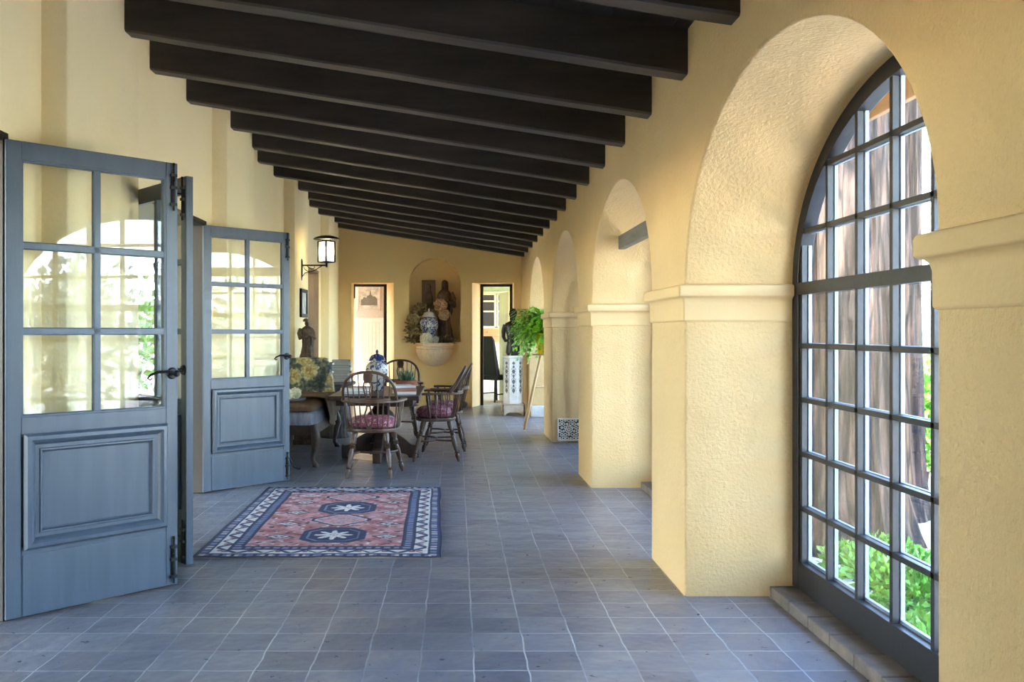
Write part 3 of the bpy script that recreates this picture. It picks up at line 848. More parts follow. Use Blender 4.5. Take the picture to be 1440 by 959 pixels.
def seat_cushion(x, y, rz, label, tilt=0.):
    mb = MB(); R = []
    n = 40
    for k_, z in ((.86, 0.), (.97, .012), (1., .035), (1., .05), (.97, .075), (.8, .098), (.45, .108), (.12, .104)):
        ring = []
        for i in range(n):
            q = 2 * PI * i / n; c, s_ = math.cos(q), math.sin(q)
            r = 1 + .02 * noise.noise((c * 2 + x, s_ * 2, z * 20))
            ring.append((.225 * k_ * r * math.copysign(abs(c) ** .7, c), .19 * k_ * r * math.copysign(abs(s_) ** .7, s_) + .03, z + .012 * noise.noise((c * 2, s_ * 2 + x, 3))))
        R.append(ring)
    mb.rings(R)
    o = mb.build('seat_cushion', M['cushion'], None, 80, loc=(x, y, .474)); o.rotation_euler = (tilt, 0, rz)
    pp = MB(); pp.tube([(.227 * math.copysign(abs(math.cos(q)) ** .7, math.cos(q)), .192 * math.copysign(abs(math.sin(q)) ** .7, math.sin(q)) + .03, .042) for q in (2 * PI * i / 40 for i in range(40))], .006, 6, closed=True)
    pp.build('piping', M['cushion'], o, 60)
    return tag(o, label, 'cushion', 'rose chair cushions')
w0 = windsor('x')
chair_at(w0, -.825, 8.62, math.radians(-3), 'windsor armchair with its back to the camera at the near table end')
chair_at(w0, -.22, 9.72, math.radians(90), 'windsor armchair in profile at the right side of the table, nearer one')
chair_at(w0, -.14, 10.50, math.radians(88), 'windsor armchair behind the profile one, farther along the table side')
chair_at(w0, -.76, 11.58, math.radians(180), 'windsor armchair facing the camera at the far table end')
seat_cushion(-.825, 8.62, math.radians(-3), 'rose damask cushion on the armchair with its back to the camera')
seat_cushion(-.22, 9.72, math.radians(90), 'rose damask cushion on the nearer profile armchair')
seat_cushion(-.14, 10.50, math.radians(88), 'rose damask cushion on the farther profile armchair')

# ------------------------------------------------------------------ table and what stands on it
TX, TY, TZ = -.85, 9.83, .745
t = thing('pedestal_table', 'dark oak pedestal table with arched feet between the armchairs', 'table', (TX, TY, 0))
mb = MB(); mb.box(-.47, .47, -.86, .86, TZ - .045, TZ); mb.build('tabletop', M['table_wood'], t, 0, .012, 3)
mb = MB(); mb.box(-.40, .40, -.74, .74, TZ - .11, TZ - .046); mb.build('apron', M['table_wood'], t, 0, .006)
mb = MB(); mb.lathe([(.10, .16), (.105, .20), (.085, .24), (.06, .28), (.07, .31), (.12, .35), (.155, .40), (.165, .45), (.14, .50), (.09, .55), (.075, .58), (.11, .61), (.13, .635)], n=28)
mb.box(-.11, .11, -.13, .13, .05, .17); mb.build('pedestal', M['table_wood'], t, 40)
for q in (0, PI / 2, PI, 3 * PI / 2):
    mb = MB(); Mq = Matrix.Rotation(q, 4, 'Z')
    L = .40 if q in (0, PI) else .46
    top = [(0., .30), (.10, .29), (.18, .27), (.26, .22), (L - .06, .15), (L, .135), (L + .03, .15), (L + .035, .11)]
    bot = [(L + .03, .0), (L - .08, .0), (L - .1, .035), (.2, .06), (.08, .05), (0., .05)]
    mb.prism(top + bot, .09, Mq @ Matrix(((1, 0, 0, 0), (0, 0, -1, .045), (0, 1, 0, 0), (0, 0, 0, 1))))
    mb.build('foot', M['table_wood'], t, 0, .008)

def jar(loc, sc_, label, mat, mat2):
    j = thing('ginger_jar', label, 'jar', loc)
    k = sc_
    prof = [(.062, 0), (.068, .004), (.066, .02), (.075, .06), (.10, .13), (.125, .20), (.132, .25), (.125, .29), (.10, .325), (.075, .338), (.072, .35)]
    mb = MB(); mb.lathe([(r * k, z * k) for r, z in prof], n=32); mb.build('body', mat, j, 50)
    lid = MB(); lid.lathe([(r * k, z * k) for r, z in ((.098, .35), (.1, .356), (.094, .362), (.085, .385), (.066, .41), (.03, .425), (.014, .43), (.012, .44), (.018, .452), (.012, .468), (.003, .478))], n=28); lid.build('lid', mat2, j, 50)
    return j
jar((-.885, 9.78, TZ + .001), .96, 'tall blue and white lidded jar standing on the oak table', M['glaze'], M['glaze_dark'])

def book(x, y, z, w, d, h, rz, mat, label, group):
    b = thing('book', label, 'book', (x, y, z), rz, group)
    c = MB(); c.box(-w / 2, w / 2, -d / 2, d / 2, 0, .003); c.box(-w / 2, w / 2, -d / 2, d / 2, h - .003, h); c.box(-w / 2, -w / 2 + .004, -d / 2, d / 2, 0, h)
    c.build('cover', mat, b, 0, .001)
    MB().box(-w / 2 + .004, w / 2 - .006, -d / 2 + .006, d / 2 - .006, .003, h - .003).build('pages', M['paper'], b, 0)
    return b
z = TZ + .001
for i, (mat, nm, h, dx, rz) in enumerate(((M['book_white'], 'white', .03, 0, .2), (M['book_rose'], 'rose', .035, .02, .1), (M['book_white'], 'pale', .025, -.01, .3))):
    book(-.56 + dx, 9.34, z, .30 - .02 * i, .22, h, rz + PI / 2, mat, ['white covered book lowest in the pile at the right front of the oak table', 'rose covered book in the middle of the table pile', 'pale book topmost of the table pile beside the planter'][i], 'books on the oak table'); z += h + .001
z = TZ + .001
for i, (mat, h) in enumerate(((M['book_blue'], .028), (M['book_white'], .03))):
    book(-1.07, 9.32, z, .28, .2, h, .15 + i * .2, mat, ['blue covered book under a white one at the left front of the oak table', 'white book lying on a blue one at the left front of the table'][i], 'books on the oak table'); z += h + .001
pl = thing('succulent_planter', 'terracotta bowl of grey green succulents on the oak table', 'planter', (-.56, 9.80, TZ + .001))
mb = MB(); mb.lathe([(.085, 0), (.09, .004), (.105, .05), (.118, .09), (.126, .092), (.127, .115), (.112, .116), (.108, .1)], n=28); mb.build('bowl', M['terracotta'], pl, 50)
mb = MB()
for i in range(7):
    q = i * 2.4; r = .02 + .065 * (i / 7); cx, cy = r * math.cos(q), r * math.sin(q)
    hh = random.uniform(.1, .19)
    for k_ in range(9):
        a = k_ * 2.4; e = .25 + .5 * (k_ / 9)
        tip = Vector((cx + math.cos(a) * .05 * (1.2 - e), cy + math.sin(a) * .05 * (1.2 - e), .1 + hh * e + .03))
        base = Vector((cx, cy, .09 + hh * e * .6))
        mb.tube([base, base.lerp(tip, .5) + Vector((0, 0, -.004)), tip], [.008, .013, .002], 6)
    mb.tube([(cx, cy, .08), (cx, cy, .09 + hh * .6)], .008, 6)
mb.build('succulents', M['succulent'], pl, 60)

# ------------------------------------------------------------------ chaise
ch = thing('chaise_longue', 'brown chaise longue with floral covered back and cabriole legs by the left wall', 'chaise', (-1.755, 9.9, 0))
hw, L0, L1 = .30, -.82, .86
fr = MB()
fr.box(-hw, -hw + .035, L0, L1, .33, .435); fr.box(hw - .035, hw, L0, L1, .33, .435); fr.box(-hw, hw, L0, L0 + .035, .33, .435); fr.box(-hw, hw, L1 - .035, L1, .33, .435)
fr.build('frame', M['table_wood'], ch, 0, .008)
for sx_ in (-1, 1):
    for yy, sy_ in ((L0 + .03, -1), (L1 - .03, 1)):
        l = MB()
        c = lambda o, z: (sx_ * (hw - .03 + o), yy + sy_ * o * .4, z)
        l.tube([c(0, .44), c(.02, .36), c(.03, .30), c(.012, .2), c(-.004, .11), c(.0, .06), c(.02, .03), c(.028, .012), c(.028, 0)], [.038, .048, .046, .034, .026, .024, .032, .038, .03], 10)
        l.build('leg', M['table_wood'], ch, 60)
mb = MB(); R = []
for k_, z in ((.93, .40), (1., .43), (1., .52), (.97, .55), (.85, .575), (.4, .585)):
    R.append([(hw * .98 * k_ * math.copysign(abs(math.cos(q)) ** .25, math.cos(q)), .02 + (L1 - L0) / 2 * .985 * (k_ ** .4) * math.copysign(abs(math.sin(q)) ** .12, math.sin(q)), z) for q in (2 * PI * i / 64 for i in range(64))])
mb.rings(R); mb.build('seat', M['seat_blue'], ch, 50)
mb = MB(); R = []
for k_, z in ((.9, .572), (.98, .582), (1., .61), (.99, .635), (.93, .652), (.5, .662)):
    R.append([(hw * .97 * k_ * math.copysign(abs(math.cos(q)) ** .25, math.cos(q)), -.12 + .68 * (k_ ** .4) * math.copysign(abs(math.sin(q)) ** .12, math.sin(q)), z + .008 * noise.noise((math.cos(q) * 3, math.sin(q) * 6, k_))) for q in (2 * PI * i / 64 for i in range(64))])
mb.rings(R); mb.build('seat_pad', M['leather'], ch, 50)
# upholstered back
mb = MB(); R = []
for j in range(15):
    tt = j / 14; z = .55 + .52 * tt
    yb_ = .66 + .17 * tt; th = .07 - .01 * tt
    xr = hw * (1.0 - .30 * tt ** 1.3); xl = hw * 1.0
    if tt > .86: th *= .75; xr -= .02
    ring = []
    for i in range(28):
        q = 2 * PI * i / 28; c, s_ = math.cos(q), math.sin(q)
        x = (xr if c > 0 else xl) * math.copysign(abs(c) ** .35, c); y = yb_ + th * math.copysign(abs(s_) ** .6, s_) + .012 * noise.noise((c * 3, s_, z * 5))
        ring.append((x, y, z + (.02 * (1 - c * c) if tt > .9 else 0)))
    R.append(ring)
mb.rings(R); mb.build('backrest', M['floral'], ch, 60)
# leather throw over the seat and right-hand side, with folds
thr = thing('leather_throw', 'brown leather throw draped over the seat and side of the chaise', 'throw', (-1.755, 9.9, 0))
vs, fs = [], []
nx, ny = 40, 40
for j in range(ny + 1):
    y = -.30 + .82 * j / ny
    for i in range(nx + 1):
        u = i / nx * .86
        if u < .56: x, z = -.25 + u, .676 + .010 * math.sin(u * 9 + y * 4)
        else:
            k_ = (u - .56); x, z = .315 + .02 * math.sin(y * 16) * k_ * 3 + .1 * k_,   .676 - k_ * (.9 + .25 * math.sin(y * 7 + 1))
        z += .02 * noise.noise((u * 5, y * 5, 2)) + .03 * max(0, math.sin(y * 4 + 1.2)) * (1 if u < .56 else .3)
        vs.append((x, y, z))
n0 = len(vs)
fs = [(j * (nx + 1) + i, j * (nx + 1) + i + 1, (j + 1) * (nx + 1) + i + 1, (j + 1) * (nx + 1) + i) for j in range(ny) for i in range(nx)]
mb = MB(); mb.add(vs, fs); o = mb.build('leather', M['leather'], thr, 80)
so = o.modifiers.new('thick', 'SOLIDIFY'); so.thickness = .012; so.offset = 1
# tray with white roses
tr_ = thing('tray', 'round grey tray lying on the chaise under white roses', 'tray', (-1.80, 9.34, .672))
mb = MB(); mb.lathe([(.0, 0), (.17, 0), (.19, .012), (.2, .03), (.194, .031), (.182, .016), (.165, .008), (0, .008)], n=36); mb.build('dish', M['grey'], tr_, 40)
def pompom(mb, c, r, n, size, m=0):
    c = Vector(c)
    for i in range(n):
        zz = 1 - 2 * (i + .5) / n; q = i * 2.39996; rr = math.sqrt(1 - zz * zz)
        d = Vector((rr * math.cos(q), rr * math.sin(q), zz))
        a = d.orthogonal().normalized(); a = Matrix.Rotation(random.uniform(0, 6.28), 3, d) @ a; b = d.cross(a)
        p = c + d * r * random.uniform(.82, 1.05); s_ = size * random.uniform(.8, 1.2)
        e = d * s_ * .35
        mb.add([p - a * s_, p - b * s_ * .9 + e, p + a * s_, p + b * s_ * .9 + e, p - d * s_ * .6], [(0, 1, 4), (1, 2, 4), (2, 3, 4), (3, 0, 4)], m)
for i, (dx, dy, r) in enumerate(((-.06, .02, .056), (.08, .05, .054), (.02, -.1, .055), (-.12, -.085, .046))):
    f = MB(); pompom(f, (0, 0, 0), r, 70, r * .45); pompom(f, (0, 0, 0), r * .6, 20, r * .4)
    o = f.build('white_rose', M['petal'], None, 0, loc=(-1.80 + dx, 9.34 + dy, .684 + 1.18 * r))
    tag(o, 'white full blown rose resting on the grey tray', 'flower', 'white roses on the tray')
# wrought iron stand whose scroll foot shows past the far leaf
st = thing('iron_stand', 'black wrought iron stand with scrolled feet beside the chaise', 'stand', (-1.80, 8.92, 0), .35)
mb = MB(); mb.tube([(0, 0, .1), (0, 0, .62)], .011, 8); mb.build('pole', M['iron'], st)
mb = MB(); mb.lathe([(0, .62), (.13, .62), (.135, .628), (.13, .636), (0, .636)], n=28); mb.build('top', M['iron'], st, 40)
for i in range(3):
    q = i * 2 * PI / 3 - .3; mb = MB()
    mb.tube([(r * math.cos(q), r * math.sin(q), z) for r, z in ((0, .16), (.05, .19), (.09, .16), (.12, .09), (.15, .03), (.19, .008), (.215, .012), (.21, .024))], .009, 8); mb.build('leg', M['iron'], st)

# drum side table, books on it
dt = thing('drum_table', 'grey fluted drum side table holding book stacks beyond the chaise', 'table', (-1.62, 11.75, 0))
mb = MB(); mb.lathe([(.21, 0), (.22, .02), (.2, .05), (.19, .4), (.2, .66), (.22, .70)], n=72, flute=.03, nf=24); mb.build('drum', M['grey'], dt, 60)
mb = MB(); mb.lathe([(0, .70), (.26, .70), (.275, .712), (.275, .73), (.262, .742), (0, .742)], n=40); mb.build('top', M['grey'], dt, 40)
z = .743
bl = ['white book at the bottom of the tall stack on the drum table', 'blue book second from the bottom of the tall drum table stack', 'pale book third from the bottom of the tall drum table stack', 'dark book midway up the tall drum table stack', 'pale book above midway in the tall drum table stack', 'blue book third from the top of the tall drum table stack', 'white book second from the top of the tall drum table stack', 'grey book topmost of the tall drum table stack']
for i in range(8):
    h = (.045, .03, .035, .03, .042, .032, .04, .028)[i]
    book(-1.53 + .022 * math.sin(i * 2.3), 11.70, z, .24 + .02 * math.sin(i * 1.7), .18, h, PI + .06 * math.sin(i * 3.1), (M['book_white'], M['book_blue'], M['book_white'], M['book_dark'], M['book_white'], M['book_blue'], M['book_white'], M['grey'])[i], bl[i], 'books stacked on the drum table'); z += h + .001
z = .743
bl = ['dark book at the bottom of the shorter stack on the drum table', 'dark book second from the bottom of the shorter stack', 'dark book in the middle of the shorter stack', 'dark book second from the top of the shorter stack', 'tan book topmost of the shorter stack behind the floral back']
for i in range(5):
    h = (.05, .045, .055, .045, .05)[i]
    book(-1.735 + .01 * math.sin(i * 2), 11.83, z, .15, .2, h, .05 * math.sin(i * 2.7), M['book_dark'] if i < 4 else M['throw'], bl[i], 'books stacked on the drum table'); z += h + .001

# ------------------------------------------------------------------ statues
def robed(mb, H, seed=0, hood=True, lean=0.):
    R = []; n = 40
    rows = 44
    prof = [(0, .150), (.04, .155), (.12, .145), (.3, .125), (.45, .118), (.55, .122), (.64, .128), (.72, .135), (.78, .132), (.82, .105), (.85, .062), (.865, .048)]
    def rad(t):
        for (a, ra), (b, rb) in zip(prof, prof[1:]):
            if a <= t <= b: return ra + (rb - ra) * (t - a) / (b - a)
        return prof[-1][1]
    for j in range(rows + 1):
        t = j / rows * .865
        fold = .10 * max(0, 1 - t / .75)
        ring = []
        for i in range(n):
            q = 2 * PI * i / n
            f = 1 + fold * math.sin(9 * q + 2.2 * math.sin(t * 6 + seed)) + .05 * noise.noise((math.cos(q) * 2, math.sin(q) * 2, t * 8 + seed))
            r = rad(t) * H * f
            ring.append((r * math.cos(q) * 1.12 + lean * H * .05 * math.sin(t * 3), r * math.sin(q) * .82 - .01 * H * math.sin(t * 4), t * H))
        R.append(ring)
    mb.rings(R)
    hx = lean * H * .05 * math.sin(.9 * 3)
    mb.ball((hx, -.006 * H, .925 * H), .050 * H, .058 * H, .072 * H, 18, 12)
    mb.ball((hx, -.066 * H, .92 * H), .010 * H, .014 * H, .018 * H, 8, 6)         # nose
    if hood:
        R = []
        for j in range(9):
            t = j / 8; z = (.80 + .205 * t) * H; r = (.075 - .02 * t ** 3) * H * (1 if t < 1 else .35)
            R.append([(hx + r * math.cos(q) * (1.05 if j else 1.5), .014 * H + r * max(-.35, math.sin(q)) * 1.05, z) for q in (2 * PI * i / 22 for i in range(22))])
        mb.rings(R)
    for sx_ in (-1, 1):                                # sleeves and clasped hands
        mb.tube([(sx_ * .12 * H, .0, .79 * H), (sx_ * .165 * H, -.03 * H, .70 * H), (sx_ * .16 * H, -.075 * H, .60 * H), (sx_ * .07 * H, -.15 * H, .635 * H), (sx_ * .02 * H, -.165 * H, .655 * H)], [.048 * H, .052 * H, .055 * H, .042 * H, .022 * H], 12)
        for k_ in range(4): mb.tube([(sx_ * .026 * H, -.165 * H, (.645 + .012 * k_) * H), (-sx_ * .004 * H, -.178 * H, (.66 + .012 * k_) * H)], [.008 * H, .005 * H], 6)
        mb.tube([(sx_ * .09 * H, -.12 * H, .6 * H), (sx_ * .1 * H, -.11 * H, .5 * H), (sx_ * .085 * H, -.1 * H, .42 * H)], [.03 * H, .03 * H, .006 * H], 8)
mb = MB(); robed(mb, 1.16, 1, True, -1.); mb.box(-.2, .2, -.13, .13, 0, .04)
o = mb.build('carved_statue', M['dark_carved'], None, 60, loc=(-.20, YE + .17, 1.216)); o.rotation_euler = (0, 0, .25); o.scale = (.74, .8, 1)
tag(o, 'tall dark carved statue of a hooded robed figure in the wall niche', 'statue')
mb = MB(); robed(mb, .56, 5, False, 1.); mb.lathe([(.10, 0), (.11, .02), (.1, .04), (0, .04)], n=20)
mb.lathe([(.0, .96 * .56), (.034, .96 * .56), (.036, 1.0 * .56), (.02, 1.03 * .56), (0, 1.04 * .56)], n=16)
o = mb.build('carved_figure', M['carved'], None, 60, loc=(-1.895, 11.05, .994)); o.rotation_euler = (0, 0, .5)
tag(o, 'small weathered carved wooden robed figure standing behind the chaise', 'statue')
pd = thing('plinth', 'dark wooden plinth behind the chaise holding the small carved figure', 'plinth', (-1.895, 11.05, 0))
MB().box(-.13, .13, -.12, .12, .06, .95).build('body', M['dark_carved'], pd, 0, .006)
MB().box(-.145, .145, -.135, .135, .95, .993).build('cap', M['dark_carved'], pd, 0, .006)
MB().box(-.145, .145, -.135, .135, 0, .06).build('base', M['dark_carved'], pd, 0, .006)

# ------------------------------------------------------------------ niche contents
bw = thing('wall_bowl', 'fluted cream stone half bowl fixed under the wall niche', 'wall bowl', (-.405, YE - .003, 0))
mb = MB(); mb.lathe([(.02, .765), (.10, .775), (.20, .82), (.28, .90), (.325, .98), (.345, 1.06), (.335, 1.09)], n=96, flute=.022, nf=44, a0=PI, a1=2 * PI); mb.build('bowl', M['stone'], bw, 60)
mb = MB(); mb.lathe([(.32, 1.09), (.345, 1.10), (.35, 1.12), (.33, 1.135), (.345, 1.15), (.365, 1.19), (.365, 1.20), (.0, 1.20)], n=48, a0=PI, a1=2 * PI); mb.build('rim', M['stone'], bw, 50)
o = MB(); o.box(-.58, .57, -.035, .0, 1.198, 1.216); o.build('ledge', M['stucco_end'], bw, 0, .004)
jar((-.51, YE - .07, 1.217), 1.32, 'blue and white lidded jar in front of the statue in the niche', M['glaze_fine'], M['white_stone'])
ip = thing('icon_panel', 'small aged wooden icon panel leaning in the niche beside the statue', 'icon', (-.53, YE + .29, 1.217))
MB().box(-.13, .13, -.012, .012, .62, 1.17).build('board', M['jamb_brown'], ip, 0, .004)
MB().box(-.05, .05, -.01, .02, 0, .63).build('prop', M['dark_carved'], ip, 0)
mb = MB(); R = []
for w_, z in ((.055, .66), (.075, .72), (.085, .82), (.065, .92), (.04, .98), (.05, 1.02), (.045, 1.07), (.012, 1.10)): R.append([(w_ * math.cos(q), -.014 + min(0, .012 * math.sin(q)), z) for q in (2 * PI * i / 16 for i in range(16))])
mb.rings(R); mb.build('painted_figure', M['dark_carved'], ip, 60)
def flower(x, y, z, r, mat, label, n=90, nm='hydrangea_head', group=None):
    f = MB(); pompom(f, (0, 0, 0), r, int(n * .7), r * .42); pompom(f, (0, 0, 0), r * .65, n // 3, r * .3)
    o = f.build(nm, mat, None, 0, loc=(x, y, z)); return tag(o, label, 'flower', group)
flower(-.30, YE - .03, 1.90, .115, M['petal_pink'], 'upper faded cream hydrangea head held before the statue')
flower(-.235, YE - .03, 1.73, .10, M['petal_pink'], 'lower faded cream hydrangea head held before the statue')
flower(-.56, YE - .24, 1.27, .11, M['petal'], 'cream hydrangea head on the bowl rim below the jar')
flower(-.385, YE - .2, 1.27, .055, M['white_stone'], 'small pale dried flower on the bowl rim under the statue')
flower(-.80, YE - .06, 1.64, .115, M['petal_dry'], 'dried tan hydrangea head left of the niche jar, upper one')
flower(-.77, YE - .06, 1.44, .09, M['petal_dry'], 'dried tan hydrangea head left of the niche jar, lower one')
flower(-.16, YE - .06, 1.275, .06, M['leaf_dry'], 'small dried brown flower at the right of the bowl rim')
def leaves(mb, c, rad, n, s, m=0, up=.3, rnd=random):
    c = Vector(c)
    for i in range(n):
        d = Vector((rnd.gauss(0, 1), rnd.gauss(0, 1), rnd.gauss(0, 1))).normalized()
        p = c + Vector((d.x * rad[0], d.y * rad[1], d.z * rad[2])) * rnd.random() ** .4
        t = (d + Vector((rnd.uniform(-.6, .6), rnd.uniform(-.6, .6), up + rnd.uniform(-.4, .4)))).normalized()
        b = t.orthogonal().normalized(); b = Matrix.Rotation(rnd.uniform(0, 6.28), 3, t) @ b; nn = t.cross(b)
        L = s * rnd.uniform(.7, 1.3); w_ = L * .38
        mb.add([p, p + t * L * .5 + b * w_ + nn * w_ * .4, p + t * L, p + t * L * .5 - b * w_ + nn * w_ * .4], [(0, 1, 2), (0, 2, 3)], m)
lf = MB()
leaves(lf, (-.82, YE - .08, 1.5), (.12, .06, .2), 90, .075); leaves(lf, (-.70, YE - .02, 1.82), (.14, .04, .1), 60, .075); leaves(lf, (-.80, YE - .1, 1.27), (.17, .1, .05), 90, .07); leaves(lf, (-.2, YE - .08, 1.25), (.17, .06, .04), 120, .07)
for x, z_ in ((-.83, 1.6), (-.7, 1.9), (-.78, 1.4)): lf.tube([(-.62, YE + .05, 1.23), ((x - .62) / 2, YE, (1.23 + z_) / 2 - .05), (x, YE - .06, z_)], .006, 6)
tag(lf.build('dried_foliage', M['leaf_dry'], None, 0), 'brown dried foliage spray spilling over the left of the niche', 'dried foliage', kind='stuff')

# ------------------------------------------------------------------ pedestal, bronze, fern
pe = thing('octagonal_pedestal', 'white octagonal pedestal with grey stencilled scrolls by the right doorway', 'pedestal', (.955, 14.86, 0), PI / 8)
def octo(r, z): return [(r * math.cos(PI / 4 * i), r * math.sin(PI / 4 * i), z) for i in range(8)]
mb = MB(); mb.rings([octo(.175, .20), octo(.175, .96), octo(.20, .975), octo(.20, 1.005)]); mb.build('shaft', M['white_stone'], pe, 0, .005)
for i in range(8):
    mb = MB(); q0 = PI / 4 * i + PI / 8; ap = .175 * math.cos(PI / 8)
    Mf = Matrix.Rotation(q0, 4, 'Z') @ Matrix(((0, 0, 1, ap + .0005), (1, 0, 0, 0), (0, 1, 0, 0), (0, 0, 0, 1)))
    def dia(cx, cz, w_, h_): mb.prism([(cx - w_, cz), (cx - w_ * .4, cz + h_ * .6), (cx, cz + h_), (cx + w_ * .4, cz + h_ * .6), (cx + w_, cz), (cx, cz - h_)], .002, Mf)
    for cz, w_, h_ in ((.42, .03, .05), (.50, .018, .03), (.57, .034, .045), (.66, .016, .04), (.74, .034, .04), (.82, .02, .03), (.88, .03, .03)): dia(0, cz, w_, h_)
    for sg in (-1, 1):
        for cz in (.47, .61, .70, .79): mb.tube([Mf @ Vector((sg * (.012 + .022 * math.sin(k_ * .8)), cz + .012 * k_ - .03, .001)) for k_ in range(6)], .004, 5)
    mb.build('stencil', M['grey'], pe, 0)
mb = MB(); S = .19
poly = [(-S, .19), (S, .19), (S, 0), (S - .05, 0), (S - .075, .035), (S - .11, .055), (-S + .11, .055), (-S + .075, .035), (-S + .05, 0), (-S, 0)]
for q in (0, PI / 2, PI, 3 * PI / 2):
    mb.prism(poly, .03, Matrix.Rotation(q - PI / 8, 4, 'Z') @ Matrix(((1, 0, 0, 0), (0, 0, 1, -S), (0, 1, 0, 0), (0, 0, 0, 1))))
mb.box(-S, S, -S, S, .17, .2, 0, Matrix.Rotation(-PI / 8, 4, 'Z')); mb.build('base', M['base_stone'] if 'base_stone' in M else M.setdefault('base_stone', noisy('mottled_base', (176, 150, 122), (206, 186, 160), 9, rough=.8)), pe, 0, .004)

def bust(mb):
    # torso to the hips, arms folded low, neck and head as one skin
    R = []; n = 28
    for w_, d_, z, y in ((.10, .085, 0, 0), (.125, .1, .05, 0), (.115, .09, .14, 0), (.095, .075, .26, .0), (.105, .08, .34, -.005), (.135, .088, .44, -.005), (.148, .085, .50, 0), (.135, .075, .545, .005), (.07, .055, .575, .005), (.04, .042, .60, 0), (.036, .04, .635, -.004)):
        R.append([(w_ * math.cos(q), y + d_ * math.sin(q), z) for q in (2 * PI * i / n for i in range(n))])
    mb.rings(R)
    mb.ball((0, -.012, .70), .062, .073, .085, 20, 14); mb.ball((0, -.082, .69), .011, .018, .02, 8, 6)
    mb.ball((0, .012, .725), .068, .07, .072, 18, 12); mb.ball((0, .075, .70), .03, .03, .028, 12, 8)
    mb.ball((0, -.078, .655), .02, .01, .007, 8, 5)
    for sx_ in (-1, 1):
        mb.ball((sx_ * .062, 0, .695), .008, .018, .026, 8, 6)
        mb.tube([(sx_ * .135, 0, .52), (sx_ * .165, -.0, .42), (sx_ * .16, -.015, .31), (sx_ * .11, -.085, .25), (sx_ * .04, -.115, .255)], [.04, .038, .032, .027, .02], 12)
        for k_ in range(4): mb.tube([(sx_ * .045, -.115, .245 + .011 * k_), (sx_ * .0, -.126, .25 + .011 * k_)], [.007, .005], 6)
        mb.tube([(sx_ * .05, -.115, .27), (sx_ * .03, -.125, .295)], [.008, .005], 6)
mb = MB(); bust(mb); o = mb.build('bronze_statue', M['bronze'], None, 70, loc=(.955, 14.86, 1.006)); o.rotation_euler = (0, 0, -.3)
tag(o, 'dark bronze half figure standing on the white octagonal pedestal', 'statue')

ts = thing('tripod_stand', 'pale wooden tripod plant stand beside the third pier', 'plant stand', (1.30, 12.86, 0))
mb = MB(); mb.lathe([(0, 1.06), (.19, 1.06), (.2, 1.068), (.2, 1.085), (.19, 1.09), (0, 1.09)], n=32); mb.build('top', M['light_wood'], ts, 40)
for (fx, fy) in ((-.325, -.25), (.25, -.12), (.05, .36)):
    mb = MB(); tp = Vector((fx * .22, fy * .22, 1.06)); ft = Vector((fx, fy, 0.02))
    mb.tube([ft, tp], [.024, .02], 10); mb.tube([(fx, fy, 0.0), ft], [.02, .024], 10); mb.build('leg', M['light_wood'], ts, 50)
mb = MB(); r_ = .14
for a, b in (((-.325, -.25), (.25, -.12)), ((.25, -.12), (.05, .36)), ((.05, .36), (-.325, -.25))):
    mb.tube([(a[0] * .55, a[1] * .55, .6), (b[0] * .55, b[1] * .55, .6)], .010, 8)
mb.build('brace', M['light_wood'], ts, 50)
ft = thing('potted_fern', 'bright green feathery fern in a yellow glazed pot on the tripod stand', 'potted plant', (1.30, 12.86, 1.091))
mb = MB(); mb.lathe([(.10, 0), (.105, .004), (.115, .08), (.14, .2), (.155, .25), (.165, .26), (.165, .29), (.15, .292), (.145, .26)], n=32); mb.build('pot', M['yellow_pot'], ft, 50)
rnd = random.Random(3)
fm = MB()
for i in range(210):
    q = rnd.uniform(0, 2 * PI)
    if rnd.random() < .35: q = PI + rnd.gauss(0, .7)
    if math.sin(q) < -.55 and i % 3: q = PI + .5 * math.cos(q)
    R_ = rnd.uniform(.22, .56) * (1. if math.cos(q) < .2 else .55)
    H_ = rnd.uniform(.0, .36); D_ = rnd.uniform(-.46, .12)
    pts = []
    for k_ in range(13):
        t_ = k_ / 12
        pts.append(Vector((R_ * t_ * math.cos(q), R_ * t_ * math.sin(q), .27 + H_ * math.sin(t_ * PI * .75) + D_ * t_ * t_ + .02)))
    fm.tube(pts, [.0035 * (1 - .7 * k_ / 12) for k_ in range(13)], 4)
    for k_ in range(2, 13):
        p = pts[k_]; T_ = (pts[min(k_ + 1, 12)] - pts[k_ - 1]).normalized(); sd = T_.cross(Vector((0, 0, 1)))
        if sd.length < 1e-3: continue
        sd.normalize()
        for sg in (-1, 1):
            for rep in (0, .5):
                L = .085 * (1.1 - .75 * k_ / 12) * rnd.uniform(.8, 1.25)
                d = (sd * sg + T_ * .7 + Vector((0, 0, rnd.uniform(-.35, .3)))).normalized(); w_ = T_ * .011
                pp = p + T_ * rep * .03
                fm.add([pp - w_, pp + d * L * .6 - w_ * 1.1, pp + d * L, pp + d * L * .6 + w_ * 1.1, pp + w_], [(0, 1, 2, 3, 4)])
fm.build('fronds', M['fern'], ft, 0)
o = MB(); leaves(o, (0, 0, .30), (.1, .1, .05), 60, .06); o.build('moss', M['fern'], ft, 0)
ft['_'] = 0; del ft['_']

# stone doorstop near the right doorway
mb = MB(); mb.ball((0, 0, .06), .065, .05, .062, 14, 9, p=.6)
tag(mb.build('doorstop', M['grey'], None, 60, loc=(.14, YE - .16, 0)), 'small grey stone doorstop on the floor by the end wall', 'doorstop')

